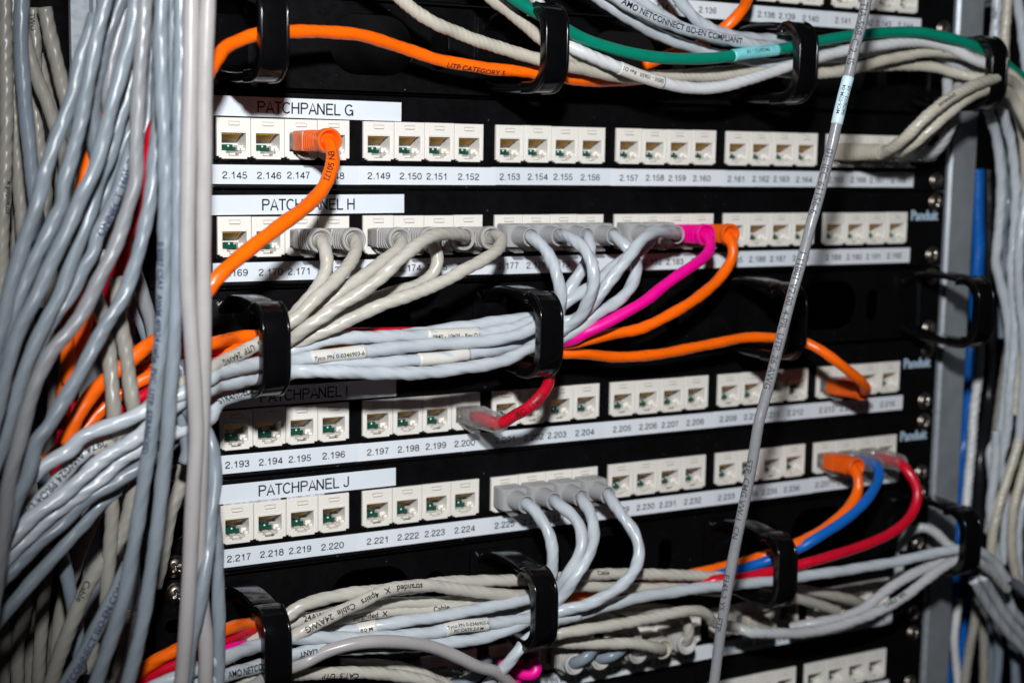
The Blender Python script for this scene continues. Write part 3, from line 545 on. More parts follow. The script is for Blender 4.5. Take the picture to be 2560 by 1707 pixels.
 {'n': 'patch_cable', 'k': 'greyl', 'r': 2.75, 'l': 'grey cable just right of the shiny light grey one sweeping down left', 'g': 'loose cables hanging down the left side', 'p': [[-50.6,-66.0,36.6],[-54.0,-66.3,18.9],[-56.9,-66.6,7.0],[-60.4,-66.8,-3.6],[-63.0,-67.0,-12.5],[-65.6,-67.1,-20.2],[-69.3,-67.3,-28.4],[-71.8,-67.5,-37.2],[-74.4,-68.0,-43.5],[-77.5,-68.0,-51.7],[-81.8,-68.0,-62.2],[-84.3,-68.0,-69.8],[-87.9,-68.0,-76.7],[-92.0,-68.0,-84.2],[-96.2,-68.0,-92.9],[-100.5,-68.0,-104.5],[-104.2,-68.0,-116.0],[-106.7,-68.0,-125.8],[-109.1,-68.0,-131.6],[-120.6,-68.0,-159.3],[-135.9,-68.0,-196.3],[-155.0,-68.0,-242.5]]},
 {'n': 'patch_cable', 'k': 'greyl', 'r': 2.75, 'l': 'short visible grey cable tucked behind the lettered one near the dark red cable', 'g': 'loose cables hanging down the left side', 'p': [[-50.9,-58.0,-0.8],[-54.9,-57.7,-8.7],[-58.6,-57.4,-17.2],[-62.0,-57.1,-25.6],[-63.8,-56.8,-32.2],[-66.9,-56.5,-40.6],[-69.4,-56.2,-49.1],[-75.4,-56.0,-53.0],[-80.3,-56.0,-63.1]]},
 {'n': 'patch_cable', 'k': 'greyl', 'r': 2.75, 'l': 'grey cable with slanted black lettering NNECT on its upper part', 'g': 'loose cables hanging down the left side', 'p': [[-52.6,-64.0,-8.1],[-55.8,-64.0,-17.1],[-58.9,-64.0,-25.5],[-62.4,-64.0,-35.0],[-66.4,-64.0,-43.3],[-70.1,-64.0,-49.8],[-70.2,-64.0,-54.4],[-73.8,-64.0,-59.7],[-77.5,-64.0,-66.8],[-81.1,-64.0,-73.2],[-85.9,-64.0,-79.6],[-89.5,-64.0,-84.8],[-94.3,-64.0,-93.5],[-98.6,-64.0,-105.1]], 'tx': [(27.4, 'ONNECT 1605-7', 3.4, True, -20)]},
 {'n': 'patch_cable', 'k': 'greyl', 'r': 2.75, 'l': 'thin strip of grey cable behind the centre of the bundle near the top', 'g': 'loose cables hanging down the left side', 'p': [[-42.0,-50.0,35.3],[-43.1,-50.0,23.2],[-43.9,-50.0,8.0],[-45.1,-50.0,-4.2],[-48.9,-50.0,-13.4],[-55.2,-50.0,-21.4]]},
 {'n': 'patch_cable', 'k': 'greyl', 'r': 2.75, 'l': 'short piece of grey cable glimpsed behind the bundle', 'g': 'loose cables hanging down the left side', 'p': [[-37.4,-30.0,-32.3],[-36.6,-30.0,-22.7],[-37.1,-30.0,-10.0]]},
 {'n': 'patch_cable', 'k': 'orange', 'r': 2.85, 'l': 'orange cable showing in slits behind the grey left bundle near the top', 'g': 'loose cables hanging down the left side', 'p': [[-27.6,-46.0,171.2],[-36.3,-46.0,122.0],[-43.3,-46.0,82.6],[-48.6,-46.0,53.1],[-50.2,-46.0,44.1],[-52.3,-46.0,32.0],[-55.9,-46.0,16.8],[-60.4,-46.0,2.7],[-63.1,-46.0,-9.4],[-68.2,-46.0,-23.4],[-70.8,-46.0,-31.9],[-73.3,-46.0,-65.9],[-74.8,-46.0,-78.2],[-77.4,-46.0,-87.3],[-77.6,-46.0,-96.6],[-77.3,-46.0,-109.1]]},
 {'n': 'patch_cable', 'k': 'orange', 'r': 2.85, 'l': 'orange cable peeping out beside the dark red one at mid height', 'g': 'loose cables hanging down the left side', 'p': [[-65.1,-42.0,-65.2],[-68.0,-42.0,-73.8],[-69.9,-42.0,-88.1],[-75.3,-42.0,-98.5],[-77.6,-42.0,-106.5],[-79.8,-42.0,-122.0]]},
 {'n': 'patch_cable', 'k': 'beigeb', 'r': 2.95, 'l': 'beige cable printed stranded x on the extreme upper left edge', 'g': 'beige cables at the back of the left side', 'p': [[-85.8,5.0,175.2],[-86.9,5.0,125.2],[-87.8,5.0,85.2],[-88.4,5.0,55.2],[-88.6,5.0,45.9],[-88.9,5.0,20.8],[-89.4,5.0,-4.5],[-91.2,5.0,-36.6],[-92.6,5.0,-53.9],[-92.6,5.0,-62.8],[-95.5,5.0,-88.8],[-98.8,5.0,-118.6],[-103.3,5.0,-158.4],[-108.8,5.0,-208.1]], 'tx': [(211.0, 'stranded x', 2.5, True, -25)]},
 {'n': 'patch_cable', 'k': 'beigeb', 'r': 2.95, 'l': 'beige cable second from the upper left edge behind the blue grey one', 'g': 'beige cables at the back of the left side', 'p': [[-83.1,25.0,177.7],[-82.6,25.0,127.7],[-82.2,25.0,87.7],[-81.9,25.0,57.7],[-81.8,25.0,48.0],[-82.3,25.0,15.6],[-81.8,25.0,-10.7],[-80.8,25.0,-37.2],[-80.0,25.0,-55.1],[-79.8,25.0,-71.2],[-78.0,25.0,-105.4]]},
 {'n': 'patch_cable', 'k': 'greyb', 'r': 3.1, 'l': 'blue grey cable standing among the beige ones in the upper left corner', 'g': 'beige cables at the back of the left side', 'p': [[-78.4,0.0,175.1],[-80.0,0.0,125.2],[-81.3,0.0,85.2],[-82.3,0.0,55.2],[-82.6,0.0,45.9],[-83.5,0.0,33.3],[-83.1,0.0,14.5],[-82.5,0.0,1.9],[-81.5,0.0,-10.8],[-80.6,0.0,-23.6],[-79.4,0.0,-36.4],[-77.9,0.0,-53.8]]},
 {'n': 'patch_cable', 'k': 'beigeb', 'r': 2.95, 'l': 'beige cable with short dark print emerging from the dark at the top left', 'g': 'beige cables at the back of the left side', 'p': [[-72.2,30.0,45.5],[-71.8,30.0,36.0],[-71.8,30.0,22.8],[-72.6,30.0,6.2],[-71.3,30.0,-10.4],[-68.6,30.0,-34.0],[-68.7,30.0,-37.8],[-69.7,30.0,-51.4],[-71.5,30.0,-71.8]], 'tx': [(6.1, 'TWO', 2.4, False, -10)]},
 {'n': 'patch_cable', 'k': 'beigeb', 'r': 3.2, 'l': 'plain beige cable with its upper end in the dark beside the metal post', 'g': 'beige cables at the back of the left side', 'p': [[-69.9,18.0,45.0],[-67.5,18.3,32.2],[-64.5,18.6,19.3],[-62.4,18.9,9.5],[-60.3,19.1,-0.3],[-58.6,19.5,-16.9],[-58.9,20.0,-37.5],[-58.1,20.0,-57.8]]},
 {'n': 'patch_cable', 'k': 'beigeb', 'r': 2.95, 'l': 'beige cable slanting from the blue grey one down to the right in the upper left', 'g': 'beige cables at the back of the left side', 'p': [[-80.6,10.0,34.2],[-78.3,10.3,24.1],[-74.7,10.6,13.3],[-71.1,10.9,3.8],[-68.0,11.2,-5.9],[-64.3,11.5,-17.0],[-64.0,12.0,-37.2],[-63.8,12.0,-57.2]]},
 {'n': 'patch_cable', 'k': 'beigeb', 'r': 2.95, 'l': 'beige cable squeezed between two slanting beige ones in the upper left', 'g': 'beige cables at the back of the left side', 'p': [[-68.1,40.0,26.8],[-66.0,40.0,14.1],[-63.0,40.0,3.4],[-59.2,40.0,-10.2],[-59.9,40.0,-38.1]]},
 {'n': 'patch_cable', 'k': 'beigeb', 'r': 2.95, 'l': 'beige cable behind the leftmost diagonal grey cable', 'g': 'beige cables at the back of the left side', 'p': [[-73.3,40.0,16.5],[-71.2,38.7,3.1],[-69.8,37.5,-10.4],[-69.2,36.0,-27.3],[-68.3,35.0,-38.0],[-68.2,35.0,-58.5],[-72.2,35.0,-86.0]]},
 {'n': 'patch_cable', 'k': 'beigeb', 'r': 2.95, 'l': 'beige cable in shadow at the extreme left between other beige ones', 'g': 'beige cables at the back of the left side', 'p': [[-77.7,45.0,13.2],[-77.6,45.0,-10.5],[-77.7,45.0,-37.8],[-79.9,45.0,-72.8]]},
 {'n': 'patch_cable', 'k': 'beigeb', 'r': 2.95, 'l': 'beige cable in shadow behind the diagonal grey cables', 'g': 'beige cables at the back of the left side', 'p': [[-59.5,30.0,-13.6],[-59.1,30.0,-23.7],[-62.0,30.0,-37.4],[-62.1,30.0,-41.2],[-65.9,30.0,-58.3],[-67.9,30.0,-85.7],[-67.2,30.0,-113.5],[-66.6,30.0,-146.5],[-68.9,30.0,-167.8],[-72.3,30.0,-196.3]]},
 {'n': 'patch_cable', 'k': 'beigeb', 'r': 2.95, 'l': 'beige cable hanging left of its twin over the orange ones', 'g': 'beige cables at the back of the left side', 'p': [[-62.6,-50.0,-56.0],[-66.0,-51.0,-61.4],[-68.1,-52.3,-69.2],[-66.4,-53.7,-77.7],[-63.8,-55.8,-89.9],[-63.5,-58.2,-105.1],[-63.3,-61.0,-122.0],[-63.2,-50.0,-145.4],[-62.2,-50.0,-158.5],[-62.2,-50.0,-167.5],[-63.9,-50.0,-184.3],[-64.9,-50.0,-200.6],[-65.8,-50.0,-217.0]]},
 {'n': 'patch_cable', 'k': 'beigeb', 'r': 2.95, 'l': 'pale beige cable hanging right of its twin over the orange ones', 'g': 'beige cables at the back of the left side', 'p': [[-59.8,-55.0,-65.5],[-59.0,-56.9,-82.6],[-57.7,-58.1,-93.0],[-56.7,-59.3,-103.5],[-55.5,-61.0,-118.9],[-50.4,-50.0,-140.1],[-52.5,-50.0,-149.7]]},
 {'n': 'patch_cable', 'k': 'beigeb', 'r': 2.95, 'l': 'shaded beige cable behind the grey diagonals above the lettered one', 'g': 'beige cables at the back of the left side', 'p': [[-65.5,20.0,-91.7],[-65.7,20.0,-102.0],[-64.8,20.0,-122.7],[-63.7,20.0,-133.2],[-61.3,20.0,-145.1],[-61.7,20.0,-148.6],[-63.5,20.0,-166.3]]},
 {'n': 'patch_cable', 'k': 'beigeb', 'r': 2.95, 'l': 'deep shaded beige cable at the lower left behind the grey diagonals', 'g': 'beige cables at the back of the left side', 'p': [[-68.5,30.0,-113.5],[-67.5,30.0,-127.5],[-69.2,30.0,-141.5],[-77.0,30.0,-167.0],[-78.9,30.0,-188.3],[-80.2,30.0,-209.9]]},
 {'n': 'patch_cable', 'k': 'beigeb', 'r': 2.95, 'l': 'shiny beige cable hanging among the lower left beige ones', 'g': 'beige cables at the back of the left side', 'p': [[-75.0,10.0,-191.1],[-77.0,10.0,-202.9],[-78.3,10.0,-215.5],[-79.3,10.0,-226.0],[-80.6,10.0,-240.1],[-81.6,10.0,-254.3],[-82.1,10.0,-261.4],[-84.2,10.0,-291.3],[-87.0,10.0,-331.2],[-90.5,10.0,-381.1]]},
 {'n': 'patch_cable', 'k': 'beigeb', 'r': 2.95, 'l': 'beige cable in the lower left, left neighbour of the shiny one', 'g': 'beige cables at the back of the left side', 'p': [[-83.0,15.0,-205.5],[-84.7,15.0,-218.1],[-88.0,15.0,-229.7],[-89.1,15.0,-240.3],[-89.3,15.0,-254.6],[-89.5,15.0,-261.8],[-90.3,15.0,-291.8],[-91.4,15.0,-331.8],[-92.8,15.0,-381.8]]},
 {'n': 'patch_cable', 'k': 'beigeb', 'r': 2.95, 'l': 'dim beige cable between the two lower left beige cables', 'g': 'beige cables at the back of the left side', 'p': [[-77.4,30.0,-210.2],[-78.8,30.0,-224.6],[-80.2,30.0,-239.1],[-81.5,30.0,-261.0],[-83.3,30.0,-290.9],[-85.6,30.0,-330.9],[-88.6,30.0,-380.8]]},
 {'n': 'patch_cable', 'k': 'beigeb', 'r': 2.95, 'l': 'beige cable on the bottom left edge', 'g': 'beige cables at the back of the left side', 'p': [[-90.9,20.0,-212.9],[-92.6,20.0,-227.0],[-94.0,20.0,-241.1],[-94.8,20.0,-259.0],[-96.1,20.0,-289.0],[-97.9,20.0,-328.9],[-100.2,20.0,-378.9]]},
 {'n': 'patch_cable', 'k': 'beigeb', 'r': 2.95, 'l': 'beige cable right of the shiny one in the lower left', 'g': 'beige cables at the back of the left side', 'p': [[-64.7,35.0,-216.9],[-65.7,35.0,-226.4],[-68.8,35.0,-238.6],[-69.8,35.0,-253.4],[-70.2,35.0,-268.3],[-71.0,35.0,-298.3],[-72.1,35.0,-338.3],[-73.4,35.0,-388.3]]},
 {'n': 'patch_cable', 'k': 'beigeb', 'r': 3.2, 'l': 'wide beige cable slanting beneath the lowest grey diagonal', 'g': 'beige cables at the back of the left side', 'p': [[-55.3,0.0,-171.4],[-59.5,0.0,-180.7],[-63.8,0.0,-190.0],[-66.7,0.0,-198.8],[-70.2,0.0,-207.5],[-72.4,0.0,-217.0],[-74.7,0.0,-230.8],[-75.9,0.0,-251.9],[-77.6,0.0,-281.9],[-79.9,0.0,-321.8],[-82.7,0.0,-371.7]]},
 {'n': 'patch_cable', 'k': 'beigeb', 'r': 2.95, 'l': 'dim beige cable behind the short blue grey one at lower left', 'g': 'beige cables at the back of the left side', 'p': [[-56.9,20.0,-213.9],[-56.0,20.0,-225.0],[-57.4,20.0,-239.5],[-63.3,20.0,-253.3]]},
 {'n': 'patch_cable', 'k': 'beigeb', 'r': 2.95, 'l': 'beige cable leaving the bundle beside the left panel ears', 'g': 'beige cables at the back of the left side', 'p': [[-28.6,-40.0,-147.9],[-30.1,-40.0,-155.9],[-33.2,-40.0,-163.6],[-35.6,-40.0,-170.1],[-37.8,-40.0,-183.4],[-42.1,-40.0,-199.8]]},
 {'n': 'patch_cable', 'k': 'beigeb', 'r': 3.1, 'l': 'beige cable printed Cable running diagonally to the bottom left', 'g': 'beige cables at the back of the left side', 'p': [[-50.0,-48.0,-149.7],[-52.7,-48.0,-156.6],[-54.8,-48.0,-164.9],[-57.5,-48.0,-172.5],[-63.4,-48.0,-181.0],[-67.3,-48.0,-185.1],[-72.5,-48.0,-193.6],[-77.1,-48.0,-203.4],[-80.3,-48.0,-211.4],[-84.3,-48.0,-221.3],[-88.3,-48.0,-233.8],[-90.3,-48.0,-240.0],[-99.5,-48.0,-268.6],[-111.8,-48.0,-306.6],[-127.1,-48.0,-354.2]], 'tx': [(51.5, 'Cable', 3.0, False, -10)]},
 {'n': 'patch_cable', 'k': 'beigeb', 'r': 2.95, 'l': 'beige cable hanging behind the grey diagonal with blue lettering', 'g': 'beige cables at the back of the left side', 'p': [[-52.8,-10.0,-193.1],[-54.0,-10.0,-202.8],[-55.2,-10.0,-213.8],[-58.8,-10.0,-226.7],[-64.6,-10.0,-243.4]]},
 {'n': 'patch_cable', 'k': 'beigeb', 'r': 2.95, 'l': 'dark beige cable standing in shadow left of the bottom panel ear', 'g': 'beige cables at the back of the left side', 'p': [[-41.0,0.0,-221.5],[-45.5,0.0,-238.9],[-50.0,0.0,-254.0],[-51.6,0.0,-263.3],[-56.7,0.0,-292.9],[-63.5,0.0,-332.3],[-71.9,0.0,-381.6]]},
 {'n': 'patch_cable', 'k': 'greyb', 'r': 2.95, 'l': 'blue grey cable dropping steeply out from beneath the diagonal ones at lower left', 'g': 'beige cables at the back of the left side', 'p': [[-79.4,-30.0,-179.5],[-78.0,-30.0,-185.0],[-76.4,-30.0,-193.2],[-74.4,-30.0,-205.5],[-72.9,-30.0,-216.6],[-72.2,-30.0,-228.2],[-71.7,-30.0,-235.8]]},
 {'n': 'patch_cable', 'k': 'greyb', 'r': 2.95, 'l': 'stub of blue grey cable seen between diagonals at the lower left', 'g': 'beige cables at the back of the left side', 'p': [[-87.3,-30.0,-141.9],[-85.3,-30.0,-148.6],[-83.9,-30.0,-155.9]]},
 {'n': 'patch_cable', 'k': 'greyl', 'r': 2.75, 'l': 'grey cable with blue lettering COMM going to the bottom edge', 'g': 'loose cables hanging down the left side', 'p': [[-63.4,-80.0,-176.8],[-67.2,-80.0,-183.8],[-71.3,-80.0,-191.4],[-75.3,-80.0,-198.9],[-79.4,-80.0,-206.4],[-84.0,-80.0,-214.5],[-88.3,-80.0,-221.1],[-92.0,-80.0,-227.5],[-107.0,-80.0,-253.5],[-127.0,-80.0,-288.1],[-152.1,-80.0,-331.4]], 'tx': [(35.0, 'AMO NETCONNECT ISO-EN COMM', 2.9, True, -15)]},
 {'n': 'patch_cable', 'k': 'greyp', 'r': 2.75, 'l': 'grey cable loop beside the left rack post above the orange ones', 'g': 'loose cables hanging down the left side', 'p': [[-47.6,-35.0,-63.0],[-45.5,-35.0,-68.8],[-42.8,-35.0,-79.1],[-40.6,-35.0,-86.9],[-39.8,-35.0,-95.4],[-38.7,-35.0,-106.5]]},
 {'n': 'patch_cable', 'k': 'greyl', 'r': 2.75, 'l': 'grey cable behind the loop beside the left rack post', 'g': 'loose cables hanging down the left side', 'p': [[-47.7,-25.0,-72.1],[-45.9,-25.0,-78.6],[-43.4,-25.0,-84.6],[-40.9,-25.0,-90.6],[-37.7,-25.0,-100.0]]},
 {'n': 'patch_cable', 'k': 'greyl', 'r': 2.75, 'l': 'grey cable weaving from behind the pink pair to lie in front at the bottom', 'g': 'loose cables hanging down the left side', 'p': [[-36.2,-60.0,-100.2],[-35.5,-62.8,-108.0],[-36.7,-65.3,-115.1],[-31.9,-70.0,-124.2],[-29.4,-78.0,-129.1],[-28.3,-80.4,-139.5],[-29.1,-82.4,-148.6],[-31.1,-84.5,-157.4],[-34.0,-87.9,-172.1],[-38.0,-92.0,-189.5],[-42.3,-92.0,-207.9],[-45.3,-92.0,-224.4],[-46.7,-92.0,-232.6],[-51.7,-92.0,-262.2],[-58.5,-92.0,-301.6],[-66.9,-92.0,-350.9]]},
 {'n': 'patch_cable', 'k': 'greyl', 'r': 2.75, 'l': 'grey cable hanging along the left ends of the lowest number labels', 'g': 'loose cables hanging down the left side', 'p': [[-28.6,-70.0,-144.7],[-25.9,-70.0,-161.2],[-24.7,-70.0,-173.7],[-24.2,-70.0,-187.5],[-23.9,-70.0,-204.1],[-24.1,-70.0,-220.7],[-24.5,-70.0,-237.3],[-24.6,-70.0,-244.0],[-25.0,-70.0,-274.0],[-25.6,-70.0,-314.0],[-26.4,-70.0,-364.0]]},
 {'n': 'patch_cable', 'k': 'greyl', 'r': 2.75, 'l': 'grey cable curve behind the pink pair near the middle', 'g': 'loose cables hanging down the left side', 'p': [[-37.9,-64.0,-112.1],[-36.7,-64.0,-120.4],[-35.5,-64.0,-128.1],[-34.4,-64.0,-136.3],[-35.8,-64.0,-142.0]]},
 {'n': 'patch_cable', 'k': 'orange', 'r': 3.05, 'l': 'orange cable from socket 2.147 falling across the second panel name label', 'g': 'cables plugged into the patch panels', 'p': [[40.3,-27.5,-9.9],[40.3,-34.5,-9.9],[40.2,-37.0,-14.2],[38.6,-42.0,-18.5],[36.0,-45.0,-23.8],[31.6,-48.0,-30.3],[22.9,-54.0,-36.7],[14.0,-60.0,-41.6],[9.9,-62.0,-43.5],[0.3,-66.0,-48.9],[-9.0,-70.0,-54.2],[-15.9,-73.0,-58.5],[-22.6,-76.0,-63.1],[-28.1,-77.0,-68.3],[-32.0,-74.0,-75.2],[-37.7,-70.0,-82.1],[-42.8,-63.7,-88.8],[-48.4,-58.0,-93.5],[-53.4,-56.8,-97.8],[-59.9,-55.3,-103.2],[-66.9,-53.5,-109.3],[-72.2,-52.0,-116.0],[-76.6,-52.0,-123.1],[-79.8,-52.0,-132.9]], 'tx': [(22.7, 'EN 50173', 3.0, False, -10)], 'pl': ('boot', 'orange', 34.5,40.3,-9.9)},
 {'n': 'patch_cable', 'k': 'orange', 'r': 2.75, 'l': 'orange cable with a plug at 2.213 that loops back through the cable rings', 'g': 'cables plugged into the patch panels', 'p': [[-104.7,-30.0,-153.7],[-83.8,-30.0,-142.9],[-74.0,-40.0,-133.0],[-69.6,-40.0,-128.2],[-64.5,-40.0,-122.8],[-56.9,-40.0,-117.0],[-49.2,-40.0,-111.7],[-42.7,-40.0,-108.9],[-30.3,-40.0,-105.4],[-16.2,-37.7,-100.8],[-4.8,-36.0,-100.0],[4.0,-32.0,-100.9],[25.4,-26.0,-103.4],[48.4,-24.0,-101.0],[82.0,-18.0,-101.5],[116.6,-14.0,-103.2],[130.8,-14.0,-105.4],[154.7,-18.0,-110.7],[167.1,-24.0,-112.2],[175.7,-26.0,-112.4],[185.7,-26.0,-113.7],[199.6,-26.0,-115.6],[222.2,-27.5,-115.4],[240.6,-28.6,-113.4],[262.2,-30.0,-110.7],[278.0,-30.0,-109.0],[297.2,-32.0,-109.7],[308.2,-34.0,-110.8],[315.2,-36.0,-112.6],[320.9,-42.0,-116.3],[328.4,-46.0,-122.1],[339.8,-46.0,-129.4],[349.7,-44.0,-135.4],[357.8,-38.0,-141.0],[364.8,-30.0,-143.3],[364.8,-23.0,-143.3]], 'pl': ('boot', 'orange', 30,364.76,-143.25)},
 {'n': 'patch_cable', 'k': 'orange', 'r': 2.85, 'l': 'orange cable from socket 2.184 behind the magenta one', 'g': 'cables plugged into the patch panels', 'p': [[270.4,-19.0,-54.4],[270.4,-26.0,-54.4],[270.9,-28.0,-60.3],[270.0,-28.0,-66.4],[260.3,-30.0,-77.1],[243.1,-34.0,-86.4],[225.5,-36.0,-93.8],[207.0,-36.0,-100.4],[190.1,-34.0,-102.7],[171.9,-32.0,-106.1],[165.2,-24.0,-107.5],[154.6,-18.0,-106.9],[138.3,-16.0,-104.0],[113.9,-14.0,-101.6],[91.9,-14.0,-103.5],[50.9,-18.0,-100.0],[26.9,-22.0,-98.1],[10.3,-28.0,-95.9],[3.3,-32.0,-95.2],[-3.6,-34.0,-95.3],[-20.1,-50.0,-95.4],[-28.6,-52.0,-95.9],[-36.5,-46.0,-99.4],[-42.6,-40.0,-104.0],[-46.8,-34.0,-107.2],[-53.3,-34.0,-110.3],[-58.8,-32.8,-114.7],[-64.9,-31.3,-121.0],[-68.5,-30.0,-128.0],[-72.5,-30.0,-137.4]], 'tx': [(366.1, 'UTP CATEGORY 5', 2.6, True, 0)], 'pl': ('boot', 'orange', 26,270.44,-54.35)},
 {'n': 'patch_cable', 'k': 'magenta', 'r': 2.85, 'l': 'magenta cable from socket 2.183', 'g': 'cables plugged into the patch panels', 'p': [[254.3,-19.0,-54.4],[254.3,-26.0,-54.4],[253.7,-31.0,-58.6],[249.4,-34.0,-63.1],[239.8,-38.0,-67.7],[225.6,-42.0,-73.3],[214.1,-44.0,-79.0],[203.4,-45.0,-85.4],[190.9,-45.0,-91.1],[178.9,-43.0,-96.8],[171.2,-40.0,-100.6],[168.9,-36.0,-103.6],[164.6,-28.0,-106.2],[153.5,-20.0,-107.3],[130.8,-14.0,-106.2],[100.1,-14.0,-106.9],[51.7,-16.0,-104.2],[26.9,-22.0,-105.1],[2.5,-30.0,-106.2],[-17.0,-40.0,-107.1],[-29.6,-44.0,-111.0],[-41.6,-40.0,-118.0]], 'pl': ('boot', 'magenta', 26,254.32,-54.35)},
 {'n': 'patch_cable', 'k': 'red', 'r': 2.85, 'l': 'red cable with a clear plug at socket 2.200 rising into the cable ring', 'g': 'cables plugged into the patch panels', 'p': [[127.8,-29.0,-143.3],[127.8,-36.0,-143.3],[131.4,-40.0,-139.0],[133.0,-46.0,-135.9],[135.7,-50.0,-132.9],[139.9,-52.0,-128.1],[146.0,-48.0,-123.9],[152.0,-40.0,-119.8],[156.4,-32.0,-114.4],[157.9,-26.0,-111.8],[154.1,-22.0,-110.6],[146.5,-20.0,-107.8],[137.5,-22.0,-100.3],[127.9,-24.0,-99.0],[117.0,-24.0,-99.3],[59.8,-24.0,-97.4],[48.4,-24.0,-97.3],[25.4,-26.0,-101.7],[1.2,-34.0,-104.2],[-18.3,-44.0,-104.9],[-30.8,-48.0,-107.8],[-42.3,-38.0,-116.0],[-48.8,-35.9,-119.6],[-53.6,-34.2,-123.3],[-59.5,-32.0,-128.4],[-65.4,-32.0,-135.6]], 'tx': [(25.7, 'IEC 11801', 2.8, False, -5)], 'pl': ('clear', 'red', 36,127.76,-143.25)},
 {'n': 'patch_cable', 'k': 'beige', 'r': 2.95, 'l': 'beige cable from socket 2.171, first of the beige plugs', 'g': 'beige cables plugged into the second panel', 'p': [[40.3,-17.5,-54.4],[40.3,-24.5,-54.4],[39.9,-31.0,-58.4],[40.0,-32.0,-64.5],[36.9,-34.0,-71.1],[31.7,-36.0,-76.6],[26.6,-38.0,-81.3],[19.6,-30.0,-92.0],[15.3,-24.0,-99.4],[4.6,-24.0,-107.1],[-13.9,-30.0,-112.0],[-33.9,-36.0,-119.8],[-40.6,-36.0,-127.2],[-47.2,-36.0,-135.9]], 'pl': ('boot', 'grey', 24.5,40.3,-54.35)},
 {'n': 'patch_cable', 'k': 'beige', 'r': 2.95, 'l': 'beige cable from socket 2.172 printed CAT.5 UTP where it leaves the cable ring', 'g': 'beige cables plugged into the second panel', 'p': [[56.4,-17.5,-54.4],[56.4,-24.5,-54.4],[55.0,-30.0,-56.6],[51.5,-36.0,-60.3],[45.7,-41.0,-65.3],[38.2,-45.0,-70.9],[29.8,-48.0,-76.5],[24.1,-48.0,-81.6],[20.3,-47.0,-85.9],[15.0,-46.0,-88.8],[9.4,-46.0,-92.2],[1.8,-50.0,-95.7],[-5.4,-53.0,-98.2],[-13.8,-58.0,-100.7],[-22.3,-64.0,-102.3],[-26.0,-68.0,-103.5],[-34.2,-70.0,-106.5],[-43.4,-58.0,-114.5],[-50.4,-58.0,-120.3],[-59.2,-58.0,-127.2],[-71.6,-58.0,-135.0]], 'tx': [(96.9, 'CAT.5  UTP  24AWG', 2.9, False, 10)], 'pl': ('boot', 'grey', 24.5,56.42,-54.35)},
 {'n': 'patch_cable', 'k': 'beige', 'r': 2.95, 'l': 'beige cable from socket 2.173 lying between its two beige neighbours', 'g': 'beige cables plugged into the second panel', 'p': [[79.4,-17.5,-54.4],[79.4,-24.5,-54.4],[78.8,-30.0,-56.0],[72.0,-34.0,-59.8],[63.8,-37.0,-64.1],[55.9,-38.0,-69.2],[48.4,-38.0,-73.8],[42.5,-38.0,-77.8],[37.4,-38.0,-81.7],[30.9,-38.0,-86.9],[25.1,-38.0,-91.4],[20.3,-32.0,-98.0],[13.9,-28.0,-103.6],[3.2,-28.0,-109.2],[-14.5,-32.0,-113.7],[-32.8,-32.0,-122.5],[-39.5,-32.0,-129.9]], 'pl': ('boot', 'grey', 24.5,79.4,-54.35)},
 {'n': 'patch_cable', 'k': 'beige', 'r': 2.95, 'l': 'beige cable from socket 2.174 sagging behind the longest beige one', 'g': 'beige cables plugged into the second panel', 'p': [[95.5,-17.5,-54.4],[95.5,-24.5,-54.4],[95.1,-28.0,-57.4],[98.8,-28.0,-64.6],[96.5,-28.0,-68.9],[91.3,-28.0,-73.4],[84.5,-29.0,-76.0],[76.7,-29.0,-77.7],[64.7,-30.0,-80.6],[52.9,-31.0,-84.3],[45.1,-32.0,-87.4],[37.3,-33.0,-91.1],[28.5,-33.0,-95.5],[21.7,-28.0,-101.3],[12.4,-26.0,-105.9],[-13.1,-34.0,-113.5],[-30.0,-34.0,-121.7]], 'pl': ('boot', 'grey', 24.5,95.52,-54.35)},
 {'n': 'patch_cable', 'k': 'beige', 'r': 2.95, 'l': 'beige cable from socket 2.175 arching left over the neighbouring plug', 'g': 'beige cables plugged into the second panel', 'p': [[111.6,-17.5,-54.4],[111.6,-24.5,-54.4],[110.0,-31.0,-53.2],[103.8,-36.0,-51.7],[93.6,-42.0,-51.1],[82.9,-48.0,-52.2],[72.9,-53.0,-56.2],[64.5,-55.0,-61.7],[57.2,-55.0,-67.8],[48.8,-54.0,-74.2],[40.3,-52.0,-79.3],[34.0,-50.0,-83.5],[27.6,-48.0,-88.1],[22.4,-46.0,-91.8],[18.0,-38.0,-97.9],[10.3,-34.0,-103.4],[1.1,-34.0,-107.3],[-17.7,-42.0,-112.1],[-31.8,-40.0,-118.0]], 'pl': ('boot', 'grey', 27,111.64,-54.35)},
 {'n': 'patch_cable', 'k': 'beige', 'r': 2.95, 'l': 'beige cable from socket 2.176 with the longest sweep, lowest of the beige fan', 'g': 'beige cables plugged into the second panel', 'p': [[127.8,-17.5,-54.4],[127.8,-24.5,-54.4],[127.9,-30.0,-51.6],[126.6,-36.0,-54.6],[119.6,-44.0,-59.0],[109.5,-48.0,-63.5],[98.9,-50.0,-67.3],[90.4,-50.0,-71.6],[86.7,-50.0,-72.9],[75.0,-49.0,-77.2],[60.8,-47.0,-81.7],[46.9,-45.0,-87.5],[36.8,-43.0,-92.1],[27.2,-40.0,-96.0],[20.2,-32.0,-102.1],[11.7,-30.0,-106.7],[-17.1,-40.0,-115.0],[-28.5,-40.0,-120.9]], 'pl': ('boot', 'grey', 24.5,127.76,-54.35)},
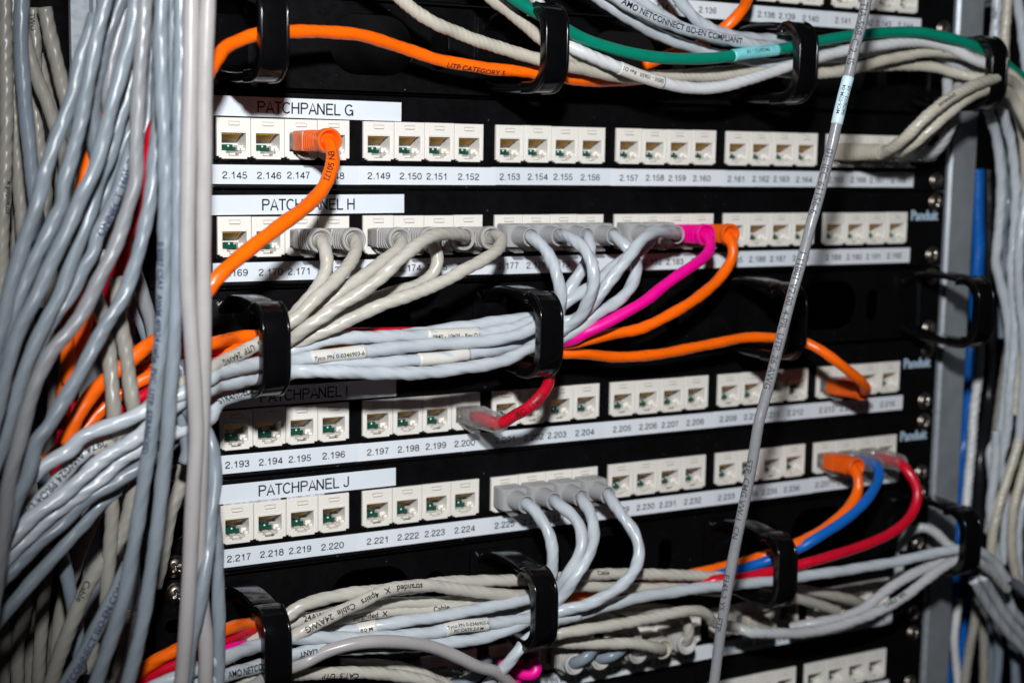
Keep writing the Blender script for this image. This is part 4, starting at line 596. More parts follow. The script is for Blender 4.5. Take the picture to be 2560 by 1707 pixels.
 {'n': 'patch_cable', 'k': 'grey', 'r': 2.95, 'l': 'grey cable from socket 2.177, straight drop into the ring', 'g': 'grey cables with square boots on the second panel', 'p': [[150.7,-15.3,-54.4],[150.7,-22.3,-54.4],[149.7,-27.0,-55.0],[152.1,-34.0,-59.8],[153.6,-39.0,-66.5],[154.5,-42.0,-73.7],[156.2,-42.0,-79.6],[157.7,-40.0,-85.1],[159.7,-34.0,-92.4],[157.4,-28.0,-99.8],[148.8,-22.0,-103.8],[127.6,-20.0,-104.6],[111.9,-18.0,-105.2],[90.0,-18.0,-107.8],[58.5,-18.0,-107.2]], 'pl': ('box', 'grey', 22.3,150.74,-54.35)},
 {'n': 'patch_cable', 'k': 'grey', 'r': 2.95, 'l': 'grey cable from socket 2.178 in a wide arc, lowest strand between the two rings', 'g': 'grey cables with square boots on the second panel', 'p': [[166.9,-15.3,-54.4],[166.9,-22.3,-54.4],[164.3,-30.0,-53.3],[163.5,-42.0,-54.9],[165.1,-50.0,-59.8],[166.7,-54.0,-68.0],[166.9,-54.0,-76.7],[166.2,-50.0,-85.2],[165.4,-44.0,-92.4],[159.6,-36.0,-99.7],[152.1,-37.0,-102.7],[140.7,-42.0,-105.4],[125.9,-46.0,-110.0],[112.6,-48.0,-111.7],[100.5,-48.0,-112.6],[91.2,-48.0,-113.3],[75.7,-48.0,-113.5],[60.5,-48.0,-112.6],[38.4,-48.0,-110.6],[24.1,-46.0,-109.9],[18.1,-45.0,-109.8],[11.1,-45.0,-110.7],[3.8,-46.0,-111.5],[-9.2,-54.0,-111.2],[-21.8,-62.0,-111.2],[-26.0,-68.0,-111.2],[-37.5,-70.0,-115.0],[-49.5,-68.0,-123.2],[-54.6,-66.0,-128.7],[-62.1,-66.0,-133.0],[-70.7,-66.0,-137.8],[-78.1,-66.0,-144.0],[-85.4,-66.0,-150.1],[-92.6,-66.0,-154.3],[-100.9,-66.0,-160.8],[-106.2,-66.0,-166.3],[-111.5,-66.0,-171.2],[-133.5,-66.0,-191.6],[-162.9,-66.0,-218.7],[-199.6,-66.0,-252.7]], 'pl': ('box', 'grey', 22.3,166.86,-54.35)},
 {'n': 'patch_cable', 'k': 'grey', 'r': 2.95, 'l': 'grey cable from socket 2.179 passing behind the wide arc, uppermost strand between the rings', 'g': 'grey cables with square boots on the second panel', 'p': [[183.0,-15.3,-54.4],[183.0,-22.3,-54.4],[180.1,-29.0,-55.3],[178.6,-33.0,-60.7],[176.0,-33.0,-66.7],[171.3,-33.0,-73.4],[167.1,-33.0,-78.9],[164.7,-32.0,-83.0],[159.5,-30.0,-89.8],[151.4,-32.0,-92.3],[142.2,-33.0,-93.0],[132.9,-33.0,-93.3],[120.4,-33.0,-94.3],[117.2,-33.0,-94.9],[103.2,-32.0,-96.0],[92.1,-30.0,-97.4],[81.7,-27.0,-98.8],[68.4,-22.0,-101.5],[50.1,-20.0,-103.7],[27.7,-20.0,-106.0]], 'pl': ('box', 'grey', 22.3,182.98,-54.35)},
 {'n': 'patch_cable', 'k': 'grey', 'r': 2.95, 'l': 'grey cable from socket 2.180 with a blank sleeve between the rings', 'g': 'grey cables with square boots on the second panel', 'p': [[199.1,-15.3,-54.4],[199.1,-22.3,-54.4],[197.9,-28.0,-55.2],[200.9,-32.0,-59.6],[204.3,-34.0,-64.6],[204.3,-36.0,-68.6],[201.3,-38.0,-75.3],[196.2,-40.0,-81.1],[188.9,-41.0,-86.1],[179.4,-42.0,-90.0],[172.1,-41.0,-94.5],[168.4,-38.0,-98.8],[163.2,-33.0,-103.3],[157.2,-30.0,-105.6],[148.8,-28.0,-105.4],[132.6,-34.0,-106.0],[117.9,-38.0,-107.1],[100.6,-40.0,-107.8],[98.4,-40.0,-108.4],[80.3,-40.0,-108.8],[68.0,-40.0,-109.2],[56.6,-40.0,-109.1],[41.7,-40.0,-108.1],[28.0,-38.0,-108.9],[18.3,-37.0,-112.9],[5.9,-40.0,-116.8],[-7.2,-46.0,-118.1],[-19.3,-54.0,-120.6],[-23.6,-60.0,-125.8],[-32.7,-64.0,-127.0],[-42.2,-64.0,-130.1],[-53.6,-62.0,-135.0],[-61.1,-62.0,-138.8],[-67.4,-62.0,-143.9],[-74.8,-62.0,-149.5],[-82.2,-62.0,-153.8],[-88.9,-62.0,-158.7],[-96.7,-62.0,-164.7],[-102.7,-62.0,-170.2],[-111.0,-62.0,-179.0],[-131.6,-62.0,-200.8],[-159.0,-62.0,-229.9],[-193.3,-62.0,-266.3]], 'tx': [(269.5, 'STRANDED', 3.2, True, 0)], 'sl': [(146.0,173.1, 'paper', None, True)], 'pl': ('box', 'grey', 22.3,199.1,-54.35)},
 {'n': 'patch_cable', 'k': 'grey', 'r': 2.95, 'l': 'grey cable from socket 2.181 running straight down to the ring', 'g': 'grey cables with square boots on the second panel', 'p': [[222.1,-15.3,-54.4],[222.1,-22.3,-54.4],[218.2,-27.0,-56.3],[212.0,-30.0,-60.3],[198.1,-33.0,-65.5],[187.9,-35.0,-71.4],[178.4,-36.0,-77.5],[169.7,-36.0,-82.1],[164.2,-35.0,-85.6],[157.7,-33.0,-91.0],[153.4,-33.0,-92.3],[143.9,-36.0,-94.0],[130.7,-37.0,-97.0],[118.3,-37.0,-98.3],[102.1,-37.0,-98.3],[87.1,-37.0,-98.2],[73.1,-37.0,-97.8],[61.7,-37.0,-97.7],[50.4,-37.0,-97.3],[39.3,-37.0,-97.8],[27.7,-37.0,-99.7],[19.5,-34.0,-103.2],[11.7,-34.0,-106.2],[-0.3,-38.0,-109.7],[-19.0,-46.0,-116.0],[-36.6,-56.0,-122.3],[-45.5,-56.0,-129.1],[-51.5,-56.6,-134.3],[-64.8,-57.5,-132.4],[-72.4,-58.0,-133.9],[-81.6,-58.0,-141.8],[-87.8,-58.0,-148.4],[-95.7,-58.0,-155.7],[-101.7,-58.0,-162.5],[-110.1,-58.0,-170.3],[-132.1,-58.0,-190.7],[-161.4,-58.0,-217.9],[-198.0,-58.0,-252.0]], 'tx': [(345.1, '0974 AWG24 PRO4 DRT', 3.2, False, 0)], 'sl': [(128.1,156.7, 'paper', '0840 - 10605 - Rev D1', True)], 'pl': ('box', 'grey', 22.3,222.08,-54.35)},
 {'n': 'patch_cable', 'k': 'grey', 'r': 2.95, 'l': 'grey cable from socket 2.182 arching left over square boots, part number on its sleeve', 'g': 'grey cables with square boots on the second panel', 'p': [[238.2,-15.3,-54.4],[238.2,-22.3,-54.4],[232.1,-28.0,-53.2],[217.4,-38.0,-51.9],[206.3,-44.0,-52.2],[197.7,-48.0,-55.6],[191.1,-50.0,-61.4],[185.1,-50.0,-67.9],[178.8,-49.0,-75.3],[174.2,-47.0,-82.8],[169.2,-44.0,-89.2],[165.7,-40.0,-94.3],[160.3,-36.0,-95.3],[149.8,-39.0,-93.4],[144.4,-41.0,-95.2],[136.9,-41.0,-98.3],[124.4,-41.0,-100.9],[108.1,-41.0,-101.9],[92.1,-41.0,-101.7],[86.8,-41.0,-101.7],[71.3,-41.0,-102.4],[55.0,-41.0,-103.3],[41.3,-41.0,-104.1],[26.1,-41.0,-105.0],[19.3,-42.0,-105.5],[10.8,-46.0,-104.6],[2.4,-50.0,-104.6],[-10.5,-58.0,-105.0],[-23.0,-66.0,-105.5],[-26.6,-70.0,-107.1],[-38.1,-72.0,-111.5],[-51.9,-68.0,-118.0],[-61.5,-67.4,-122.1],[-71.1,-66.8,-124.8],[-79.3,-66.2,-128.4],[-80.2,-66.0,-131.4],[-87.4,-66.0,-134.8],[-92.2,-66.0,-137.7],[-98.1,-66.0,-142.7],[-105.2,-66.0,-150.5],[-111.1,-66.0,-157.2],[-130.9,-66.0,-179.7],[-157.4,-66.0,-209.7],[-190.4,-66.0,-247.3]], 'sl': [(221.7,248.8, 'paper', 'Tyco PN 0-0346903-6', True)], 'pl': ('box', 'grey', 22.3,238.2,-54.35)},
 {'n': 'patch_cable', 'k': 'greyl', 'r': 2.75, 'l': 'grey diagonal with a small blue speck, second lowest of the group crossing the lower left', 'g': 'loose cables hanging down the left side', 'p': [[-25.1,-50.0,-126.1],[-40.5,-58.0,-135.1],[-52.5,-60.0,-142.5],[-57.6,-60.0,-145.3],[-63.9,-60.0,-148.5],[-70.7,-60.0,-151.6],[-78.2,-60.0,-156.5],[-84.4,-60.0,-162.8],[-91.7,-60.0,-168.2],[-99.5,-60.0,-174.8],[-104.9,-60.0,-180.4],[-110.9,-60.0,-185.8],[-133.2,-60.0,-205.9],[-162.9,-60.0,-232.6],[-200.1,-60.0,-266.1]]},
 {'n': 'patch_cable', 'k': 'greyl', 'r': 2.75, 'l': 'grey diagonal that is lowest of the group crossing the lower left', 'g': 'loose cables hanging down the left side', 'p': [[-59.6,-50.0,-153.5],[-67.7,-52.0,-158.7],[-72.8,-52.0,-164.6],[-78.5,-52.0,-169.8],[-84.1,-52.0,-176.1],[-90.3,-52.0,-182.4],[-96.5,-52.0,-188.6],[-102.7,-52.0,-195.4],[-110.0,-52.0,-203.3],[-130.4,-52.0,-225.3],[-157.5,-52.0,-254.7],[-191.4,-52.0,-291.4]]},
 {'n': 'patch_cable', 'k': 'orange', 'r': 2.9, 'l': 'orange cable passing through the top left cable ring, with black print', 'g': 'cables running through the top cable rings', 'p': [[-34.8,-66.0,-1.7],[-28.5,-66.0,8.7],[-22.7,-62.0,16.6],[-16.9,-56.0,22.9],[-13.2,-52.0,26.5],[-5.9,-48.0,30.0],[1.4,-46.0,32.9],[10.9,-44.0,34.7],[26.2,-40.0,36.2],[39.8,-36.0,36.9],[56.0,-32.0,36.7],[72.7,-28.0,33.9],[86.7,-26.0,30.8],[96.9,-26.0,28.2],[118.2,-28.0,25.7],[121.4,-28.0,25.2],[133.2,-29.0,24.7],[145.1,-30.0,24.3],[155.3,-30.0,23.6],[173.9,-28.0,21.8],[193.8,-22.0,22.4],[216.1,-16.0,24.3]], 'tx': [(175.0, 'UTP CATEGORY 5', 2.8, False, -28)]},
 {'n': 'patch_cable', 'k': 'beiget', 'r': 2.95, 'l': 'knobbly beige cable sloping down to the second top ring on its lower side', 'g': 'cables running through the top cable rings', 'p': [[-39.1,-40.0,120.2],[3.6,-40.0,94.3],[37.8,-40.0,73.5],[63.4,-40.0,57.9],[70.8,-40.0,53.4],[78.3,-40.0,48.2],[90.6,-40.0,42.4],[99.9,-38.0,40.3],[107.8,-38.0,37.7],[119.8,-38.0,35.0],[131.5,-39.0,32.2],[143.3,-40.0,29.7],[153.4,-40.0,27.9],[170.1,-38.0,26.4],[184.6,-36.0,24.5],[199.3,-34.0,23.7],[215.8,-30.0,24.5],[236.0,-28.0,26.1],[258.1,-28.0,27.0],[273.6,-28.0,29.2],[292.1,-30.0,30.7],[314.3,-32.0,30.7],[328.4,-34.0,31.6],[346.6,-34.0,35.0],[362.9,-34.0,39.2],[379.6,-34.0,42.6],[394.6,-36.0,45.5],[408.0,-40.0,45.5],[421.7,-44.0,43.4],[431.8,-46.0,40.8],[439.5,-48.0,37.7],[450.0,-50.0,32.1],[459.2,-50.0,25.6],[472.6,-45.0,8.8],[490.8,-38.2,-14.0],[515.1,-29.1,-44.5],[545.5,-17.8,-82.6]], 'tx': [(475.4, '4pairs  Cable', 2.4, False, 20)]},
 {'n': 'patch_cable', 'k': 'beiget', 'r': 2.95, 'l': 'knobbly beige cable above the other, entering the second top ring beside the green one', 'g': 'cables running through the top cable rings', 'p': [[26.8,-34.0,142.5],[63.6,-34.0,108.6],[93.1,-34.0,81.6],[115.2,-34.0,61.3],[120.1,-34.0,56.8],[127.4,-34.0,52.8],[135.7,-34.0,47.7],[144.1,-34.0,42.0],[150.3,-35.0,37.8],[155.7,-36.0,34.4],[165.6,-34.0,30.3],[176.5,-32.0,27.3],[194.2,-28.0,26.0],[219.9,-24.0,25.7],[262.6,-22.0,29.8],[298.6,-22.0,33.7],[339.3,-24.0,35.3],[393.5,-26.0,38.3],[407.1,-30.0,37.8],[418.9,-36.0,34.7],[427.1,-42.0,32.4],[442.2,-46.0,31.1],[457.4,-44.0,24.0],[469.2,-40.0,12.3],[489.9,-33.0,-8.2],[517.5,-23.6,-35.6],[552.0,-11.9,-69.8]]},
 {'n': 'patch_cable', 'k': 'green', 'r': 2.85, 'l': 'green cable draped across the top cable rings with a pale blue date sleeve', 'g': 'cables running through the top cable rings', 'p': [[20.7,-46.0,123.7],[62.7,-46.0,96.6],[96.3,-46.0,74.9],[121.5,-46.0,58.6],[126.3,-46.0,55.5],[135.3,-46.0,51.4],[143.6,-46.0,48.3],[150.3,-46.0,45.5],[157.6,-45.0,42.5],[166.0,-44.0,39.7],[179.0,-44.0,36.8],[192.2,-44.0,34.7],[210.3,-44.0,33.3],[228.7,-44.0,33.7],[245.5,-44.0,35.1],[260.5,-44.0,37.7],[282.1,-44.0,40.8],[303.0,-43.0,45.0],[312.1,-42.0,46.9],[320.3,-42.0,48.5],[343.6,-42.0,52.0],[364.5,-43.0,54.2],[379.3,-45.0,54.7],[394.5,-47.0,53.1],[411.0,-48.0,50.6],[424.3,-48.0,47.3],[436.7,-48.0,43.1],[449.2,-47.0,37.7],[462.0,-46.0,31.9],[470.3,-46.0,22.6],[490.3,-46.0,0.2],[516.9,-46.0,-29.6],[550.2,-46.0,-66.9]], 'sl': [(255.9,286.0, 'bluepaper', '04/26/12 - 10', True)]},
 {'n': 'patch_cable', 'k': 'white', 'r': 2.95, 'l': 'white cable with a paper sleeve reading 0850 in the top bundle', 'g': 'cables running through the top cable rings', 'p': [[46.5,-62.5,140.3],[83.5,-53.1,108.0],[113.1,-45.6,82.2],[135.3,-40.0,62.8],[143.2,-38.0,55.9],[149.5,-36.0,48.0],[153.0,-36.0,42.8],[156.9,-38.0,39.0],[161.4,-42.0,35.4],[166.1,-44.0,33.3],[174.2,-45.0,30.5],[183.2,-46.0,27.6],[195.7,-46.0,24.2],[209.3,-46.0,21.4],[223.1,-46.0,19.6],[232.4,-46.0,19.4],[244.6,-46.0,20.6],[259.5,-46.0,24.1],[274.9,-45.0,28.3],[290.5,-44.0,33.0],[305.4,-42.0,36.6],[322.6,-40.0,40.9],[335.2,-40.0,43.6],[356.7,-40.0,47.0],[378.9,-40.0,49.9],[390.3,-40.0,50.1],[405.8,-42.0,47.8],[419.7,-46.0,42.0],[437.1,-48.0,37.6],[452.3,-46.0,28.9],[461.9,-46.0,17.2],[480.9,-46.0,-6.0],[506.3,-46.0,-36.9],[538.0,-46.0,-75.6]], 'sl': [(183.7,210.8, 'paper', '0850 - 10650 . Rev D1', True)]},
 {'n': 'patch_cable', 'k': 'grey', 'r': 2.95, 'l': 'grey cable left of the lettered one coming down from the panel above', 'g': 'cables running through the top cable rings', 'p': [[68.6,-40.0,126.5],[111.1,-40.0,100.1],[145.0,-40.0,79.0],[170.5,-40.0,63.1],[176.6,-40.0,59.3],[185.5,-40.0,54.9],[198.5,-38.0,49.9],[210.9,-36.0,46.0],[226.3,-34.0,42.2],[237.3,-32.0,40.5],[253.3,-30.0,37.9],[277.7,-30.0,35.6],[292.0,-30.0,34.2],[312.5,-30.0,37.5],[333.6,-30.0,40.3],[366.3,-30.0,45.3],[402.6,-28.0,47.2],[424.8,-30.0,39.6],[442.9,-36.0,36.7],[451.2,-40.0,32.5]]},
 {'n': 'patch_cable', 'k': 'grey', 'r': 2.95, 'l': 'grey cable with capital lettering crossing under the top port numbers', 'g': 'cables running through the top cable rings', 'p': [[65.8,-48.0,114.7],[110.8,-48.0,93.0],[146.9,-48.0,75.7],[173.9,-48.0,62.7],[181.8,-48.0,58.9],[193.3,-48.0,54.5],[207.6,-47.0,50.5],[222.1,-46.0,47.6],[236.9,-45.0,45.5],[245.1,-44.0,44.7],[267.8,-42.0,42.9],[285.0,-38.0,42.5],[308.8,-34.0,43.1],[329.5,-32.0,43.4],[355.2,-30.0,44.8],[390.9,-28.0,47.4]], 'tx': [(167.6, 'AMO NETCONNECT ISO-EN COMPLIANT', 3.2, False, 12)]},
 {'n': 'patch_cable', 'k': 'grey', 'r': 2.95, 'l': 'grey cable hiding behind the lettered one at the top', 'g': 'cables running through the top cable rings', 'p': [[91.2,-30.0,124.7],[135.0,-30.0,100.4],[170.0,-30.0,81.0],[196.2,-30.0,66.5],[204.5,-30.0,61.9],[214.7,-30.0,57.2],[228.9,-30.0,51.1],[241.8,-32.0,47.1],[254.3,-32.0,45.0],[271.3,-30.0,45.4],[293.0,-28.0,46.2],[315.5,-26.0,46.7]]},
 {'n': 'patch_cable', 'k': 'grey', 'r': 2.95, 'l': 'grey cable dropping over the number 2.136 label', 'g': 'cables running through the top cable rings', 'p': [[134.4,-34.0,152.0],[170.3,-34.0,117.2],[199.1,-34.0,89.4],[220.7,-34.0,68.6],[226.5,-34.0,63.0],[233.3,-34.0,57.1],[241.0,-34.0,52.3],[252.6,-34.0,48.4],[271.6,-32.0,46.8],[291.3,-30.0,47.2],[313.7,-28.0,48.1]]},
 {'n': 'patch_cable', 'k': 'orange', 'r': 2.95, 'l': 'orange cable hanging from the panel above the lettered cables', 'g': 'cables running through the top cable rings', 'p': [[320.5,9.3,189.6],[303.9,-3.7,144.2],[290.6,-14.2,108.0],[280.6,-22.0,80.8],[275.5,-26.0,66.9],[268.1,-30.0,59.5],[262.1,-28.0,53.1],[259.2,-24.0,49.5],[250.1,-18.0,42.1],[242.0,-14.0,39.7],[221.9,-12.0,31.9]]},
 {'n': 'patch_cable', 'k': 'beiget', 'r': 3.1, 'l': 'thick beige cable from socket 2.165 rising to the right ring', 'g': 'cables plugged into the patch panels', 'p': [[364.8,-29.0,-9.9],[364.8,-36.0,-9.9],[361.6,-50.0,-5.9],[362.3,-58.0,-0.2],[368.9,-64.0,9.6],[383.0,-66.0,19.2],[401.7,-64.0,26.4],[417.4,-60.0,30.0],[431.2,-56.0,32.0],[450.3,-50.0,28.7],[459.9,-50.0,17.0],[478.9,-50.0,-6.2],[504.3,-50.0,-37.1],[536.0,-50.0,-75.8]], 'tx': [(57.6, 'stranded', 2.6, False, 10)], 'pl': ('longboot', 'beige', 36,364.76,-9.9)},
 {'n': 'patch_cable', 'k': 'beiget', 'r': 3.1, 'l': 'thick beige cable from socket 2.166 rising to the right ring', 'g': 'cables plugged into the patch panels', 'p': [[380.9,-23.0,-9.9],[380.9,-30.0,-9.9],[372.3,-46.0,-8.2],[377.6,-56.0,1.4],[387.5,-60.0,11.0],[400.7,-60.0,19.1],[414.2,-58.0,23.8],[431.4,-54.0,26.6],[450.6,-48.0,21.9],[460.3,-48.0,10.2],[479.4,-48.0,-12.9],[505.0,-48.0,-43.7],[536.9,-48.0,-82.2]], 'pl': ('longboot', 'beige', 30,380.88,-9.9)},
 {'n': 'patch_cable', 'k': 'greyr', 'r': 2.95, 'l': 'grey cable from the clear plug at 2.167', 'g': 'cables plugged into the patch panels', 'p': [[397.0,-19.0,-9.9],[397.0,-26.0,-9.9],[394.1,-32.0,-6.6],[397.8,-36.0,0.3],[407.7,-36.0,9.0],[417.5,-30.0,24.8],[421.1,-26.0,31.9],[432.8,-20.0,39.5]], 'pl': ('clear', 'greyr', 26,397.0,-9.9)},
 {'n': 'patch_cable', 'k': 'greyr', 'r': 2.95, 'l': 'grey cable from the clear plug at 2.168, last socket of its row', 'g': 'cables plugged into the patch panels', 'p': [[413.1,-19.0,-9.9],[413.1,-26.0,-9.9],[411.8,-34.0,-3.7],[413.1,-38.0,4.8],[417.4,-36.0,14.4],[424.7,-30.0,25.0],[433.9,-24.0,34.2]], 'pl': ('clear', 'greyr', 26,413.12,-9.9)},
 {'n': 'patch_cable', 'k': 'greyd', 'r': 2.95, 'l': 'dark grey cable arching over the top of the right rack post, outer one', 'g': 'cables running through the top cable rings', 'p': [[459.9,10.0,61.1],[460.0,10.0,69.2],[466.4,10.0,77.7],[476.3,10.0,82.0],[489.1,10.0,85.5],[501.7,10.0,91.9],[528.4,10.0,105.5],[564.1,10.0,123.6],[608.7,10.0,146.2]]},
 {'n': 'patch_cable', 'k': 'greyd', 'r': 2.95, 'l': 'dark grey cable arching over the top of the right rack post, inner one', 'g': 'cables running through the top cable rings', 'p': [[469.1,14.0,62.8],[471.1,14.0,71.1],[478.3,14.0,77.9],[488.4,14.0,81.7],[498.8,14.0,83.8],[514.4,14.0,89.4],[542.6,14.0,99.5],[580.3,14.0,113.1],[627.3,14.0,129.9]]},
 {'n': 'patch_cable', 'k': 'longgrey', 'r': 2.5, 'l': 'long grey cable hanging diagonally in front of all the panels', 'g': 'cables plugged into the patch panels', 'p': [[287.9,-128.0,186.4],[278.5,-128.0,137.3],[271.0,-128.0,98.0],[265.4,-128.0,68.5],[263.3,-128.0,57.5],[261.1,-128.0,47.1],[257.4,-128.0,35.3],[255.1,-128.0,24.9],[252.0,-128.0,14.5],[248.9,-128.0,2.1],[246.5,-128.0,-8.3],[244.7,-127.0,-17.3],[242.5,-126.0,-29.1],[240.3,-125.0,-38.6],[238.7,-125.0,-43.5],[235.8,-124.0,-57.5],[231.1,-124.0,-72.1],[227.4,-123.0,-87.5],[224.4,-122.0,-101.6],[221.4,-121.0,-115.7],[217.6,-120.0,-131.3],[217.0,-120.0,-133.0],[213.8,-119.0,-157.3],[209.4,-118.0,-181.7],[206.0,-117.0,-202.3],[202.1,-116.0,-231.2],[199.7,-115.0,-258.0],[196.7,-115.0,-277.0],[192.0,-115.0,-306.6],[185.8,-115.0,-346.1],[178.0,-115.0,-395.5]], 'tx': [(147.6, 'TIA-568-C.2, IS', 3.6, False, -10), (216.8, '01, IEC 61156-6,', 3.6, False, -10), (281.6, '1 11801 V2.00. 4-PR. UTP. 26 AWG', 3.4, False, -10), (365.9, 'STP  CMG VW-1  CN', 3.2, False, -25), (415.6, 'E145-2 YS  .FTP.', 3.2, False, -30)], 'sl': [(167.2,189.7, 'bluewhite', 'MC6-02M-04|04/26/12 - 10', True)]},
 {'n': 'patch_cable', 'k': 'grey', 'r': 2.95, 'l': 'grey cable from socket 2.225, leftmost of the lower four', 'g': 'grey cables with square boots on the fourth panel', 'p': [[150.7,-15.3,-187.7],[150.7,-22.3,-187.7],[150.7,-27.0,-187.9],[152.9,-34.0,-193.7],[154.6,-39.0,-200.5],[155.1,-41.0,-209.5],[155.4,-40.0,-216.8],[155.6,-38.0,-222.9],[153.4,-36.0,-229.5],[146.0,-38.0,-230.7],[137.3,-38.0,-231.4],[120.0,-38.0,-232.1],[103.2,-38.0,-232.6],[94.1,-38.0,-232.9],[82.7,-38.0,-232.6],[71.1,-37.0,-233.0],[63.3,-35.0,-233.9],[53.6,-32.0,-235.2],[42.9,-30.0,-235.3],[32.2,-28.0,-234.3],[22.4,-26.0,-234.9]], 'sl': [(148.3,158.9, 'paper', '8.0 M', True)], 'pl': ('box', 'grey', 22.3,150.74,-187.7)},
 {'n': 'patch_cable', 'k': 'grey', 'r': 2.95, 'l': 'grey cable from socket 2.226, second of the lower four', 'g': 'grey cables with square boots on the fourth panel', 'p': [[166.9,-15.3,-187.7],[166.9,-22.3,-187.7],[165.4,-28.0,-187.8],[168.7,-36.0,-191.8],[170.4,-42.0,-197.7],[168.7,-46.0,-205.2],[165.9,-46.0,-212.7],[162.2,-44.0,-219.0],[161.2,-40.0,-225.1],[159.1,-34.0,-232.4],[150.8,-30.0,-238.7],[142.5,-26.0,-243.5],[127.8,-24.0,-245.9],[106.3,-24.0,-244.7],[89.5,-24.0,-242.5],[73.1,-24.0,-241.2],[49.2,-24.0,-238.4]], 'pl': ('box', 'grey', 22.3,166.86,-187.7)},
 {'n': 'patch_cable', 'k': 'grey', 'r': 2.95, 'l': 'grey cable from socket 2.227, with capital lettering left of the bottom ring', 'g': 'grey cables with square boots on the fourth panel', 'p': [[183.0,-15.3,-187.7],[183.0,-22.3,-187.7],[180.0,-28.0,-187.4],[179.7,-36.0,-192.2],[178.1,-42.0,-199.4],[174.8,-46.0,-206.7],[169.2,-48.0,-213.4],[163.4,-48.0,-220.9],[160.9,-45.0,-227.2],[157.4,-40.0,-234.5],[150.3,-40.0,-238.2],[142.1,-42.0,-240.0],[132.9,-43.0,-242.2],[121.8,-43.0,-244.4],[109.1,-43.0,-245.2],[92.5,-43.0,-244.2],[84.4,-43.0,-243.7],[72.4,-43.0,-242.7],[48.9,-43.0,-240.0],[37.5,-43.0,-238.3],[26.3,-43.0,-237.2],[18.5,-44.0,-237.9],[9.8,-46.0,-238.3],[-4.5,-54.0,-237.1],[-19.2,-64.0,-234.4],[-28.3,-70.0,-234.0],[-41.4,-70.0,-235.8],[-71.1,-70.0,-239.9],[-110.7,-70.0,-245.3],[-160.3,-70.0,-252.1]], 'tx': [(243.9, 'AMO NETCONNECT', 3.2, True, -10), (206.3, 'COMPLIANT', 2.6, False, 20)], 'pl': ('box', 'grey', 22.3,182.98,-187.7)},
 {'n': 'patch_cable', 'k': 'grey', 'r': 2.95, 'l': 'grey cable from socket 2.228 with the widest bow and a two line sleeve', 'g': 'grey cables with square boots on the fourth panel', 'p': [[199.1,-15.3,-187.7],[199.1,-22.3,-187.7],[196.9,-28.0,-188.1],[198.4,-36.0,-195.0],[202.2,-42.0,-202.9],[203.3,-46.0,-211.8],[199.3,-49.0,-219.3],[192.3,-50.0,-225.8],[182.5,-49.0,-231.3],[172.0,-47.0,-235.3],[163.1,-44.0,-237.1],[157.5,-40.0,-239.2],[147.4,-42.0,-239.2],[139.8,-43.0,-239.0],[130.2,-43.0,-239.1],[118.3,-43.0,-238.5],[100.7,-43.0,-237.5],[92.5,-43.0,-238.3],[72.3,-43.0,-237.5],[52.8,-43.0,-235.7],[37.5,-43.0,-233.2],[22.6,-43.0,-230.9],[15.2,-45.0,-229.7],[7.6,-48.0,-229.0],[-5.8,-56.0,-227.2],[-19.8,-66.0,-226.1],[-28.2,-70.0,-226.0],[-40.8,-68.0,-230.2],[-49.9,-66.0,-233.7],[-59.6,-66.0,-237.9],[-87.1,-66.0,-249.8],[-123.8,-66.0,-265.7],[-169.7,-66.0,-285.6]], 'sl': [(140.3,166.0, 'paper', 'Tyco PN 0-0346903-6|PC CAT5 2.0 M', True)], 'pl': ('box', 'grey', 22.3,199.1,-187.7)},
 {'n': 'patch_cable', 'k': 'grey', 'r': 2.95, 'l': 'grey cable diving from the bottom ring to the magenta plug', 'g': 'cables in the bottom cable rings', 'p': [[172.0,-40.0,-242.1],[159.4,-40.0,-243.5],[149.8,-44.0,-244.5],[141.7,-46.0,-246.9],[134.8,-46.0,-252.1],[130.0,-44.0,-259.0],[127.1,-40.0,-264.5],[125.4,-34.0,-271.7],[120.7,-30.0,-278.6],[105.5,-17.0,-301.0],[85.2,0.2,-330.8],[59.8,21.9,-368.0]]},
 {'n': 'patch_cable', 'k': 'grey', 'r': 2.95, 'l': 'grey cable stretched level between the two right bottom rings', 'g': 'cables in the bottom cable rings', 'p': [[147.4,-30.0,-247.8],[158.8,-32.0,-246.5],[169.1,-36.0,-244.6],[182.5,-38.0,-241.9],[196.5,-38.0,-240.5],[210.8,-38.0,-239.2],[230.3,-38.0,-239.4],[250.3,-38.0,-239.6],[277.5,-38.0,-241.3],[293.5,-38.0,-241.9],[307.5,-38.0,-242.4],[324.0,-38.0,-242.4],[342.2,-39.0,-242.5],[364.3,-40.0,-242.1],[385.9,-42.0,-241.2],[401.8,-44.0,-239.5],[418.1,-46.0,-238.2],[429.5,-47.0,-238.4],[438.6,-48.0,-239.5],[456.8,-46.0,-248.1],[473.2,-44.0,-263.1]]},
 {'n': 'patch_cable', 'k': 'beige', 'r': 2.95, 'l': 'beige cable uppermost behind the bottom rings', 'g': 'cables in the bottom cable rings', 'p': [[17.2,-36.0,-223.2],[21.6,-36.0,-220.6],[25.3,-36.0,-218.7],[36.6,-36.0,-216.7],[51.9,-36.0,-216.0],[64.0,-35.0,-217.0],[84.5,-34.0,-218.4],[97.3,-33.0,-218.1],[114.6,-32.0,-219.9],[136.4,-30.0,-222.9],[151.7,-28.0,-225.0],[165.3,-28.0,-226.0],[183.8,-28.0,-226.8],[202.8,-28.0,-228.6],[222.3,-28.0,-231.4],[247.4,-28.0,-235.2],[269.0,-28.0,-238.7],[297.1,-27.0,-243.5],[321.0,-25.0,-249.9]], 'tx': [(176.9, 'Cable', 2.4, False, 15)]},
